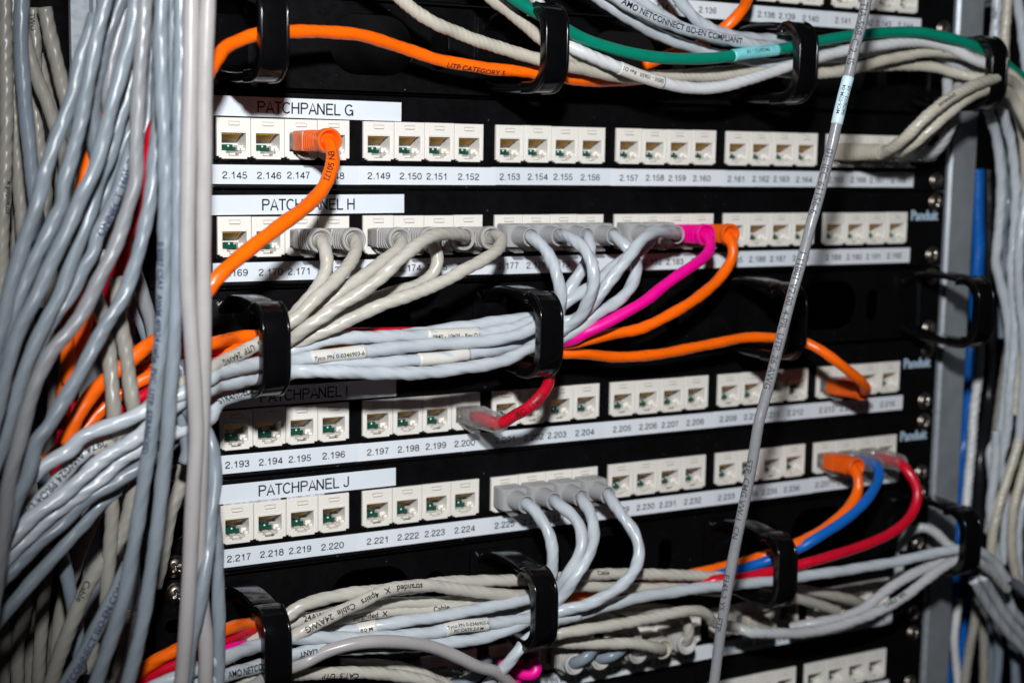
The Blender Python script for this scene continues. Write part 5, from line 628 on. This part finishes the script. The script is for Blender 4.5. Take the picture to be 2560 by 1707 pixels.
 {'n': 'patch_cable', 'k': 'beige', 'r': 2.95, 'l': 'beige cable printed 24AWG Cable 4pairs stranded crossing over the other beige ones', 'g': 'cables in the bottom cable rings', 'p': [[15.6,-44.0,-230.6],[21.5,-44.0,-228.3],[29.2,-45.0,-224.8],[40.4,-45.0,-220.9],[52.3,-44.0,-217.8],[64.3,-43.0,-214.6],[76.6,-42.0,-214.6],[89.2,-41.0,-216.2],[93.8,-40.0,-217.6],[106.7,-39.0,-221.2],[119.9,-38.0,-224.8],[134.0,-36.0,-228.4],[149.5,-32.0,-231.6],[165.4,-28.0,-231.7],[178.7,-26.0,-232.4],[200.2,-25.0,-236.3],[219.7,-25.0,-239.4],[245.5,-24.0,-243.1],[272.4,-24.0,-248.5]], 'tx': [(39.3, 'stranded   X   4pairs   Cable  24AWG', 3.0, True, 8)]},
 {'n': 'patch_cable', 'k': 'beige', 'r': 2.95, 'l': 'beige cable printed 24AW behind the crossing one', 'g': 'cables in the bottom cable rings', 'p': [[20.9,-30.0,-228.4],[27.6,-30.0,-227.2],[39.0,-30.0,-226.5],[54.5,-30.0,-225.3],[66.3,-30.0,-225.3],[78.4,-30.0,-226.2],[103.6,-29.0,-229.6],[108.3,-28.0,-229.8],[126.0,-27.0,-233.7],[154.4,-24.0,-240.9]], 'tx': [(13.7, '24AWG', 2.9, False, 5)]},
 {'n': 'patch_cable', 'k': 'beige', 'r': 2.95, 'l': 'beige cable printed stranded below the crossing one', 'g': 'cables in the bottom cable rings', 'p': [[33.0,-26.0,-234.3],[43.7,-28.0,-231.6],[54.9,-29.0,-229.8],[66.3,-30.0,-229.2],[78.4,-30.0,-230.0],[90.6,-30.0,-231.7],[102.6,-31.0,-231.2],[119.5,-31.0,-231.7],[128.1,-31.0,-231.7],[148.3,-28.0,-234.9]], 'tx': [(29.2, 'stranded  X', 2.7, False, -15), (66.1, 'Cable', 2.7, False, 0)]},
 {'n': 'patch_cable', 'k': 'beige', 'r': 2.95, 'l': 'beige cable low in the stack between the left bottom rings', 'g': 'cables in the bottom cable rings', 'p': [[26.9,-22.0,-236.8],[45.3,-24.0,-235.6],[64.6,-25.0,-235.5],[80.3,-26.0,-236.4],[96.8,-26.0,-236.8],[118.0,-26.0,-239.9],[144.2,-26.0,-240.9]]},
 {'n': 'patch_cable', 'k': 'pink', 'r': 3.0, 'l': 'smooth pinkish grey cable arching in front at the bottom', 'g': 'cables in the bottom cable rings', 'p': [[-150.3,-103.3,-239.3],[-102.2,-89.4,-240.5],[-63.8,-78.3,-241.5],[-35.0,-70.0,-242.2],[-7.3,-62.0,-242.9],[1.8,-54.0,-242.9],[11.5,-47.0,-243.3],[18.5,-44.0,-243.4],[25.5,-43.0,-242.2],[32.9,-45.0,-238.7],[43.0,-48.0,-235.9],[53.5,-50.0,-235.3],[69.1,-50.0,-237.9],[86.0,-48.0,-243.5],[99.3,-46.0,-250.6],[113.0,-44.0,-258.7],[122.6,-42.0,-263.1],[132.7,-38.0,-271.6],[142.2,-34.0,-280.9],[162.7,-25.4,-301.0],[190.1,-13.8,-327.8],[224.3,0.6,-361.3]]},
 {'n': 'patch_cable', 'k': 'beige', 'r': 2.95, 'l': 'beige cable printed CAT.5 along the bottom edge', 'g': 'cables in the bottom cable rings', 'p': [[-108.8,-127.5,-233.1],[-68.2,-98.5,-237.4],[-35.8,-75.4,-240.9],[-11.5,-58.0,-243.5],[2.5,-48.0,-245.0],[18.5,-36.0,-249.8],[29.8,-32.0,-252.6],[45.9,-32.0,-254.4],[65.5,-32.0,-258.1],[86.8,-30.0,-265.0],[97.8,-28.0,-270.6],[110.9,-24.0,-279.7],[134.8,-16.7,-296.3],[166.7,-7.0,-318.4],[206.5,5.2,-346.1]], 'tx': [(185.9, 'CAT.5  UTP', 2.8, True, 30)]},
 {'n': 'patch_cable', 'k': 'beige', 'r': 2.95, 'l': 'beige cable fading into the dark under the pinkish arch', 'g': 'cables in the bottom cable rings', 'p': [[50.9,-20.0,-254.7],[62.0,-22.0,-256.4],[74.1,-22.0,-258.7],[90.6,-22.0,-264.7],[104.3,-20.0,-272.8],[129.9,-16.3,-287.9],[164.1,-11.3,-308.1],[206.8,-5.0,-333.4]]},
 {'n': 'patch_cable', 'k': 'beige', 'r': 2.95, 'l': 'beige cable from the shaded bottom panel hooping up into the bottom ring', 'g': 'cables in the bottom cable rings', 'p': [[140.5,-22.0,-256.4],[152.3,-28.0,-254.8],[162.3,-34.0,-252.9],[169.3,-36.0,-252.1],[182.8,-38.0,-251.7],[201.6,-38.0,-251.8],[220.9,-38.0,-251.4],[236.4,-37.0,-251.2],[249.0,-35.0,-252.9],[258.6,-32.0,-257.7],[265.5,-28.0,-263.7],[309.5,-22.0,-276.6],[309.5,-15.0,-276.6]], 'pl': ('boot', 'beige', 22,309.54,-276.6)},
 {'n': 'patch_cable', 'k': 'beige', 'r': 2.95, 'l': 'short beige cable behind the hooped one', 'g': 'cables in the bottom cable rings', 'p': [[180.1,-20.0,-254.8],[189.2,-22.0,-252.2],[198.8,-22.0,-253.2],[208.6,-22.0,-257.1],[217.9,-20.0,-261.2],[222.1,-21.0,-276.6],[222.1,-14.0,-276.6]], 'pl': ('boot', 'grey', 21,222.08,-276.6)},
 {'n': 'patch_cable', 'k': 'beige', 'r': 2.95, 'l': 'beige cable running into the shaded bottom panel beneath the hooped one', 'g': 'cables in the bottom cable rings', 'p': [[166.3,-20.0,-261.7],[181.3,-26.0,-263.1],[201.0,-28.0,-265.6],[212.9,-29.0,-267.0],[226.6,-28.0,-271.5],[238.2,-21.0,-276.6],[238.2,-14.0,-276.6]], 'pl': ('boot', 'beige', 21,238.2,-276.6)},
 {'n': 'patch_cable', 'k': 'beige', 'r': 2.95, 'l': 'dim beige cable in the shade of the bottom panel', 'g': 'cables in the bottom cable rings', 'p': [[181.6,-16.0,-252.8],[195.5,-18.0,-250.9],[228.6,-20.0,-253.4],[243.8,-20.0,-256.4],[252.9,-22.0,-264.0],[254.3,-21.0,-276.6],[254.3,-14.0,-276.6]], 'pl': ('boot', 'white', 21,254.32,-276.6)},
 {'n': 'patch_cable', 'k': 'magenta', 'r': 2.95, 'l': 'magenta plugged cable in the shade at the bottom edge', 'g': 'cables in the bottom cable rings', 'p': [[157.3,-20.0,-270.2],[159.3,-26.0,-273.5],[157.6,-26.0,-277.3],[150.7,-17.0,-276.6],[150.7,-10.0,-276.6]], 'pl': ('boot', 'magenta', 17,150.74,-276.6)},
 {'n': 'patch_cable', 'k': 'greyb', 'r': 2.95, 'l': 'grey cable with white rimmed plug at the bottom, left one of two', 'g': 'cables in the bottom cable rings', 'p': [[194.7,-20.0,-268.6],[187.2,-26.0,-271.4],[183.0,-20.0,-276.6],[183.0,-13.0,-276.6]], 'pl': ('boot', 'white', 20,182.98,-276.6)},
 {'n': 'patch_cable', 'k': 'greyb', 'r': 2.95, 'l': 'grey cable with white rimmed plug at the bottom, right one of two', 'g': 'cables in the bottom cable rings', 'p': [[212.3,-20.0,-271.4],[204.4,-26.0,-273.3],[199.1,-20.0,-276.6],[199.1,-13.0,-276.6]], 'pl': ('boot', 'white', 20,199.1,-276.6)},
 {'n': 'patch_cable', 'k': 'greyb', 'r': 2.95, 'l': 'grey ribbed plug lead behind the pinkish arch', 'g': 'cables in the bottom cable rings', 'p': [[133.5,-14.0,-268.3],[124.4,-26.0,-269.4],[111.6,-20.0,-276.6],[111.6,-13.0,-276.6],[111.6,17.0,-276.6],[111.6,57.0,-276.6],[111.6,107.0,-276.6]], 'pl': ('boot', 'grey', 20,111.64,-276.6)},
 {'n': 'patch_cable', 'k': 'orange', 'r': 2.85, 'l': 'orange cable from socket 2.237 dropping into the bottom rings', 'g': 'cables plugged into the patch panels', 'p': [[364.8,-20.5,-187.7],[364.8,-27.5,-187.7],[363.7,-30.0,-193.6],[362.9,-31.0,-199.6],[357.0,-33.0,-205.7],[346.4,-35.0,-212.2],[334.5,-36.0,-217.7],[321.4,-36.0,-222.3],[313.7,-36.0,-224.2],[304.8,-30.0,-229.3],[297.4,-26.0,-232.0],[288.3,-24.0,-234.0],[267.4,-22.0,-236.2],[258.5,-20.0,-237.7],[236.0,-16.0,-241.8],[197.8,-14.0,-241.5],[160.2,-14.0,-242.9],[94.3,-14.0,-239.2],[52.6,-16.0,-237.1],[23.2,-24.0,-230.4],[9.9,-32.0,-225.4],[-2.3,-40.0,-222.0],[-15.1,-52.0,-218.8],[-27.1,-56.0,-220.4],[-35.8,-54.0,-223.4],[-45.3,-50.0,-228.6],[-52.2,-46.0,-234.5],[-57.3,-40.0,-243.1],[-70.4,-24.6,-265.2],[-87.9,-4.0,-294.7],[-109.8,21.7,-331.6]], 'pl': ('boot', 'orange', 27.5,364.76,-187.7)},
 {'n': 'patch_cable', 'k': 'blue', 'r': 2.85, 'l': 'blue cable from the clear plug between the orange and red ones', 'g': 'cables plugged into the patch panels', 'p': [[380.9,-21.0,-187.7],[380.9,-28.0,-187.7],[378.4,-31.0,-191.7],[374.3,-34.0,-195.6],[364.9,-38.0,-201.9],[354.2,-40.0,-208.4],[342.2,-41.0,-213.9],[330.1,-41.0,-218.7],[321.2,-40.0,-222.7],[316.5,-38.0,-225.7],[302.7,-34.0,-230.6],[294.2,-30.0,-234.1],[285.2,-28.0,-236.1],[264.5,-26.0,-238.7],[253.6,-20.0,-243.1],[241.1,-16.0,-243.0],[199.2,-12.0,-244.7],[95.3,-12.0,-242.2],[52.6,-16.0,-240.2],[23.9,-22.0,-236.3],[10.5,-30.0,-232.6],[1.1,-36.0,-230.5],[-14.5,-50.0,-227.3],[-25.9,-52.0,-230.7]], 'pl': ('clear', 'blue', 28,380.88,-187.7)},
 {'n': 'patch_cable', 'k': 'red', 'r': 2.85, 'l': 'red cable from the clear plug that bows furthest right', 'g': 'cables plugged into the patch panels', 'p': [[397.0,-23.0,-187.7],[397.0,-30.0,-187.7],[396.7,-33.0,-190.3],[398.8,-37.0,-195.6],[400.0,-40.0,-203.2],[396.1,-42.0,-211.5],[387.2,-44.0,-218.2],[376.9,-44.0,-223.3],[361.9,-44.0,-227.0],[347.0,-43.0,-229.9],[333.3,-42.0,-232.0],[321.8,-40.0,-234.1],[313.7,-38.0,-235.8],[306.1,-38.0,-236.4],[292.7,-36.0,-237.8],[280.6,-34.0,-239.1],[259.9,-32.0,-238.6],[253.7,-20.0,-245.7],[199.2,-12.0,-245.6],[86.9,-12.0,-242.6],[43.9,-18.0,-238.3],[16.4,-30.0,-230.2],[1.2,-38.0,-226.3],[-14.5,-50.0,-224.2],[-26.5,-54.0,-226.6],[-35.3,-52.0,-230.2],[-44.9,-48.0,-235.4],[-50.5,-44.0,-240.9],[-56.1,-40.0,-248.8],[-72.1,-28.5,-271.4],[-93.5,-13.3,-301.6],[-120.2,5.8,-339.3]], 'pl': ('clear', 'red', 30,397.0,-187.7)},
 {'n': 'patch_cable', 'k': 'magenta', 'r': 2.8, 'l': 'magenta cable glimpse left of the lowest ring', 'g': 'cables in the bottom cable rings', 'p': [[17.9,-26.0,-234.2],[7.6,-34.0,-231.3],[-2.4,-40.0,-229.8],[-15.2,-52.0,-227.6],[-26.6,-54.0,-231.4],[-36.7,-54.0,-236.5]]},
 {'n': 'patch_cable', 'k': 'beige', 'r': 2.95, 'l': 'beige cable glimpse left of the lowest ring', 'g': 'cables in the bottom cable rings', 'p': [[16.4,-34.0,-229.8],[8.4,-38.0,-228.8],[1.9,-40.0,-229.4],[-4.5,-42.0,-230.2],[-13.2,-46.0,-232.6]]},
 {'n': 'patch_cable', 'k': 'greyr', 'r': 2.95, 'l': 'grey cable swooping lowest into the right bottom ring', 'g': 'cables in the bottom cable rings', 'p': [[283.4,-24.0,-269.7],[287.3,-30.0,-271.6],[303.6,-34.0,-273.7],[324.1,-36.0,-275.8],[344.9,-38.0,-274.7],[360.2,-40.0,-272.0],[375.7,-42.0,-268.0],[391.2,-44.0,-261.4],[406.8,-46.0,-252.1],[421.3,-47.0,-245.7],[436.5,-48.0,-244.9],[454.6,-46.0,-253.5],[476.0,-42.0,-269.7]], 'tx': [(105.8, 'CABLE  4PR', 2.4, False, 20)]},
 {'n': 'patch_cable', 'k': 'greyr', 'r': 2.95, 'l': 'grey cable just above the lowest swoop', 'g': 'cables in the bottom cable rings', 'p': [[324.9,-22.0,-277.3],[331.0,-28.0,-274.7],[338.7,-32.0,-273.0],[354.1,-34.0,-271.8],[367.2,-36.0,-267.6],[379.0,-38.0,-260.0],[394.6,-40.0,-252.4],[416.6,-42.0,-246.4],[440.7,-44.0,-244.2],[461.5,-42.0,-252.5]]},
 {'n': 'patch_cable', 'k': 'greyr', 'r': 2.95, 'l': 'grey cable making an arch round the panel screw', 'g': 'cables in the bottom cable rings', 'p': [[420.4,-8.0,-265.6],[420.4,-8.0,-250.2],[422.7,-8.0,-241.9],[426.6,-10.0,-234.7],[433.3,-12.0,-232.1],[435.6,-20.0,-234.8],[437.8,-32.0,-241.7],[447.1,-38.0,-245.1]]},
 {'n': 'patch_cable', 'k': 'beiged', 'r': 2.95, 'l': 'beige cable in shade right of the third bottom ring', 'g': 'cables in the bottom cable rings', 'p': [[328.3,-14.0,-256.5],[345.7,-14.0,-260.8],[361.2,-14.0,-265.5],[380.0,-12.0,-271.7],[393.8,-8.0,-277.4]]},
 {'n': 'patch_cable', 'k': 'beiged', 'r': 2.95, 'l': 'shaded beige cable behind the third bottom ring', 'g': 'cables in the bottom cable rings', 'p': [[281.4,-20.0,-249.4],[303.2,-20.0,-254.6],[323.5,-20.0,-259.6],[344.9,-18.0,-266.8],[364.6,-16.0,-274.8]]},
 {'n': 'patch_cable', 'k': 'grey', 'r': 2.95, 'l': 'bluish cable with dark print above the right hand top ring', 'g': 'cables hanging on the right side', 'p': [[470.7,-10.0,214.3],[472.2,-10.0,164.4],[473.4,-10.0,124.4],[474.3,-10.0,94.4],[474.7,-10.0,81.1],[474.4,-10.0,60.6],[475.6,-10.0,45.4]], 'tx': [(141.6, 'UTP', 2.8, False, -20)]},
 {'n': 'patch_cable', 'k': 'beiget', 'r': 2.95, 'l': 'beige cable above the right hand top ring', 'g': 'cables hanging on the right side', 'p': [[478.5,-8.0,215.1],[481.1,-8.0,165.2],[483.2,-8.0,125.3],[484.8,-8.0,95.3],[485.5,-8.0,82.0],[484.9,-8.0,61.3],[483.3,-10.0,45.8]]},
 {'n': 'patch_cable', 'k': 'grey', 'r': 2.95, 'l': 'grey cable on the upper right edge', 'g': 'cables hanging on the right side', 'p': [[445.0,-20.0,209.2],[458.5,-20.0,161.0],[469.2,-20.0,122.5],[477.3,-20.0,93.6],[480.9,-20.0,80.7],[484.6,-20.0,67.6],[490.3,-20.0,45.6],[497.8,-20.0,16.6],[507.9,-20.0,-22.2],[520.4,-20.0,-70.6]]},
 {'n': 'patch_cable', 'k': 'grey', 'r': 2.95, 'l': 'grey cable hanging just right of the blue ones below the top ring', 'g': 'cables hanging on the right side', 'p': [[448.1,-30.0,22.3],[455.6,-26.0,13.9],[469.6,-20.0,0.1],[480.0,-16.0,-27.0],[482.3,-14.0,-60.8],[483.6,-12.0,-73.9],[489.4,-12.0,-89.0],[496.1,-12.0,-107.2],[499.7,-12.0,-126.3],[499.0,-12.0,-150.2],[496.0,-10.0,-185.8],[490.1,-10.0,-190.1],[494.8,-10.0,-215.1],[493.0,-10.0,-244.7]]},
 {'n': 'patch_cable', 'k': 'grey', 'r': 2.95, 'l': 'grey cable second among those hanging on the right', 'g': 'cables hanging on the right side', 'p': [[462.8,-28.0,22.0],[470.5,-24.0,12.6],[482.8,-20.0,-5.1],[490.5,-18.0,-31.5],[493.2,-16.0,-61.0],[492.7,-16.0,-78.5],[497.3,-16.0,-102.1],[499.2,-16.0,-125.8],[497.8,-16.0,-149.5],[498.9,-14.0,-185.3],[497.8,-12.0,-195.3],[504.4,-12.0,-225.6],[504.8,-12.0,-265.6]]},
 {'n': 'patch_cable', 'k': 'beiget', 'r': 2.95, 'l': 'beige cable third among those hanging on the right', 'g': 'cables hanging on the right side', 'p': [[461.0,-34.0,24.4],[475.3,-30.0,13.5],[486.4,-26.0,-4.1],[494.9,-22.0,-36.0],[494.8,-20.0,-55.1],[494.5,-20.0,-82.9],[501.8,-18.0,-111.5],[503.8,-16.0,-140.4],[502.1,-16.0,-169.0]]},
 {'n': 'patch_cable', 'k': 'grey', 'r': 2.95, 'l': 'grey cable leaving the frame below the top right ring', 'g': 'cables hanging on the right side', 'p': [[456.4,-40.0,29.3],[468.6,-40.0,17.5],[483.7,-36.0,0.3],[503.2,-30.8,-21.9],[529.2,-23.9,-51.5],[561.7,-15.3,-88.5]]},
 {'n': 'patch_cable', 'k': 'grey', 'r': 2.95, 'l': 'grey cable along the right edge at mid height', 'g': 'cables hanging on the right side', 'p': [[498.6,-30.0,83.0],[493.3,-30.0,33.3],[489.1,-30.0,-6.5],[485.9,-30.0,-36.3],[483.0,-30.0,-63.6],[487.5,-28.0,-91.3],[496.1,-26.0,-119.8],[500.7,-24.0,-148.6],[504.3,-20.0,-184.7]]},
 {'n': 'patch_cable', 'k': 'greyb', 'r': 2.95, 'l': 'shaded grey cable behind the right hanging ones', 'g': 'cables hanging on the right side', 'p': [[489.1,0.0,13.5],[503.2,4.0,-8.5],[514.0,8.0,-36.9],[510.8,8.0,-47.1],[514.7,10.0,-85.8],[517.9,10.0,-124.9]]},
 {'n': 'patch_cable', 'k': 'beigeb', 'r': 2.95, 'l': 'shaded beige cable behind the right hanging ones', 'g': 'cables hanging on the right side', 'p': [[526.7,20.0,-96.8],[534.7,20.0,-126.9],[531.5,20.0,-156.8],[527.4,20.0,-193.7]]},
 {'n': 'patch_cable', 'k': 'white', 'r': 2.95, 'l': 'pale cable hanging in front of the blue ones on the right', 'g': 'cables hanging on the right side', 'p': [[509.3,20.0,-130.6],[508.8,20.0,-150.4],[506.5,20.0,-175.1],[504.3,18.0,-191.4],[500.8,16.0,-216.0],[497.6,14.0,-238.6],[497.3,14.0,-252.9]]},
 {'n': 'patch_cable', 'k': 'blue', 'r': 4.4, 'l': 'bright blue cable behind the right rack post, left one', 'g': 'cables hanging on the right side', 'p': [[524.8,45.0,-18.9],[527.0,45.0,-48.7],[529.3,45.0,-68.8],[529.4,45.0,-88.9],[530.3,45.0,-119.3],[527.6,45.0,-139.6],[527.1,45.0,-170.4],[526.4,45.0,-198.0],[523.8,45.0,-208.3],[524.7,45.0,-240.0],[524.1,45.0,-271.8],[522.9,45.0,-314.6],[524.0,45.0,-369.1],[524.6,45.0,-399.1],[525.4,45.0,-439.1],[526.4,45.0,-489.1]]},
 {'n': 'patch_cable', 'k': 'blue', 'r': 3.4, 'l': 'bright blue cable behind the right rack post, right one', 'g': 'cables hanging on the right side', 'p': [[540.4,55.0,-18.9],[542.1,55.0,-59.4],[545.9,55.0,-90.1],[546.9,55.0,-121.1],[541.3,55.0,-141.6],[542.2,55.0,-172.9],[539.5,55.0,-200.8],[544.2,55.0,-244.2],[546.9,55.0,-298.9],[545.3,55.0,-337.2],[545.2,55.0,-376.0],[545.1,55.0,-406.0],[545.0,55.0,-446.0],[544.9,55.0,-496.0]]},
 {'n': 'patch_cable', 'k': 'black', 'r': 4.0, 'l': 'black cable between the blue ones and the grey ones on the right', 'g': 'cables hanging on the right side', 'p': [[540.7,50.0,-18.8],[543.8,50.0,-59.1],[546.9,50.0,-89.8],[550.9,50.0,-131.1],[552.7,50.0,-172.9],[526.2,30.0,-205.7],[526.6,30.0,-247.4],[528.4,30.0,-289.9]]},
 {'n': 'patch_cable', 'k': 'grey', 'r': 2.95, 'l': 'grey cable hanging behind the lower right ring', 'g': 'cables hanging on the right side', 'p': [[488.0,-16.0,-178.2],[488.9,-16.0,-198.7],[486.8,-16.0,-222.9],[489.1,-16.0,-242.8],[496.1,-16.0,-263.5]]},
 {'n': 'patch_cable', 'k': 'beiget', 'r': 2.95, 'l': 'beige cable slanting down to the lower right ring', 'g': 'cables hanging on the right side', 'p': [[505.3,-20.0,-178.9],[501.6,-20.0,-192.2],[495.4,-20.0,-208.3],[488.8,-20.0,-227.1],[485.4,-20.0,-243.4],[487.0,-18.0,-261.8]]},
 {'n': 'patch_cable', 'k': 'beiget', 'r': 2.95, 'l': 'beige cable parallel to the slanting one at the lower right', 'g': 'cables hanging on the right side', 'p': [[547.6,-24.0,-74.4],[531.8,-24.0,-121.9],[519.2,-24.0,-159.8],[509.8,-24.0,-188.3],[503.2,-24.0,-208.2],[498.0,-24.0,-227.2],[500.9,-22.0,-252.7],[509.1,-20.0,-274.1]]},
 {'n': 'patch_cable', 'k': 'grey', 'r': 2.95, 'l': 'grey cable at the lower right edge beside the slanting beige ones', 'g': 'cables hanging on the right side', 'p': [[551.8,-14.0,-101.0],[538.8,-14.0,-149.3],[528.5,-14.0,-187.9],[520.7,-14.0,-216.9],[515.5,-14.0,-236.3],[516.2,-14.0,-261.5],[521.1,-14.0,-287.4]]},
 {'n': 'patch_cable', 'k': 'grey', 'r': 2.95, 'l': 'grey cable fanning out below the lower right ring, lowest strand', 'g': 'cables hanging on the right side', 'p': [[448.8,-40.0,-260.9],[460.4,-36.0,-272.1],[475.0,-32.0,-285.9],[494.3,-28.0,-303.2],[518.2,-24.0,-321.7],[541.7,-20.1,-339.9],[573.1,-14.8,-364.2],[612.3,-8.3,-394.5]]},
 {'n': 'patch_cable', 'k': 'grey', 'r': 2.95, 'l': 'grey cable fanning out below the lower right ring, middle strand', 'g': 'cables hanging on the right side', 'p': [[460.9,-36.0,-261.6],[477.8,-30.0,-277.1],[495.8,-26.0,-294.6],[519.8,-22.0,-314.4],[542.8,-18.2,-333.3],[573.4,-13.1,-358.6],[611.6,-6.7,-390.1]]},
 {'n': 'patch_cable', 'k': 'greyd', 'r': 2.95, 'l': 'dark grey cable fanning out right of the lower right ring', 'g': 'cables hanging on the right side', 'p': [[458.7,-40.0,-255.5],[474.1,-36.0,-262.4],[492.6,-32.0,-270.7],[507.8,-30.0,-280.2],[533.1,-26.7,-296.0],[566.8,-22.2,-317.1],[608.9,-16.7,-343.4]]},
 {'n': 'patch_cable', 'k': 'grey', 'r': 2.95, 'l': 'grey cable fanning out below the lower right ring, upper strand', 'g': 'cables hanging on the right side', 'p': [[477.2,-26.0,-264.4],[496.3,-22.0,-279.9],[507.9,-20.0,-294.0],[526.1,-16.0,-308.0],[549.5,-10.9,-326.0],[580.8,-4.0,-350.0],[619.8,4.6,-380.1]]},
 {'n': 'patch_cable', 'k': 'white', 'r': 2.6, 'l': 'thin pale cable at the bottom beside the right rack post', 'g': 'cables hanging on the right side', 'p': [[497.3,15.0,-294.2],[495.9,15.0,-304.3],[494.9,15.0,-322.8],[497.8,15.0,-338.9],[501.5,15.0,-360.5],[506.6,15.0,-390.1],[513.3,15.0,-429.5],[521.8,15.0,-478.8]]},
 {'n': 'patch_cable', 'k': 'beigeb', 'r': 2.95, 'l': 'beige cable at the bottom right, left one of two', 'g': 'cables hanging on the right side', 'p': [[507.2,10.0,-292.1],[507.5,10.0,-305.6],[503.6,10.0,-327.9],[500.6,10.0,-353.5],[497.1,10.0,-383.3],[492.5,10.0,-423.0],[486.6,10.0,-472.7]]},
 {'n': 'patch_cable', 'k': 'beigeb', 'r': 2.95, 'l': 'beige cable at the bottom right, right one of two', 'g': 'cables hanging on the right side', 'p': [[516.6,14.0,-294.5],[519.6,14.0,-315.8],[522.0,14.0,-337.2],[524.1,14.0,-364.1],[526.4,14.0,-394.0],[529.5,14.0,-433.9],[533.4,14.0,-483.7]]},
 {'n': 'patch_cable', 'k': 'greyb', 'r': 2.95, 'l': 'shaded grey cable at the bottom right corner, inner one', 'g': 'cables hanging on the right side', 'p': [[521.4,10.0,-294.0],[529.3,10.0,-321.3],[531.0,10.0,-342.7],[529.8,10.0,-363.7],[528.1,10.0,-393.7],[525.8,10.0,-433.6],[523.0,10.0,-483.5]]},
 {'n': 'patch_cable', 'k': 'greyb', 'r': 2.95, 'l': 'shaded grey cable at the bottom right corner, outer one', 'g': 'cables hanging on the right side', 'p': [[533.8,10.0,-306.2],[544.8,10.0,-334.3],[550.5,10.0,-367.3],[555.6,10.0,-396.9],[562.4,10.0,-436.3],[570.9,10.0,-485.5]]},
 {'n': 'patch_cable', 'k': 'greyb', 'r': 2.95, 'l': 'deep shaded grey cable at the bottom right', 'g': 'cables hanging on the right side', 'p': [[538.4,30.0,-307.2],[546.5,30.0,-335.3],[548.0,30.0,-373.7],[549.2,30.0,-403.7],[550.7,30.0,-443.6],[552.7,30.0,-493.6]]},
 {'n': 'patch_cable', 'k': 'greyp', 'r': 2.75, 'l': 'short dim greyish cable beside the bowed darker one near the top of the bundle', 'g': 'loose cables hanging down the left side', 'p': [[-53.2,-56.0,40.7],[-55.8,-56.0,34.6],[-58.3,-56.0,26.9],[-60.2,-56.0,19.1],[-61.3,-56.0,10.8],[-61.8,-56.0,1.3],[-61.3,-56.0,-7.6]]},
]
for c in CABLES: make_cable(c)
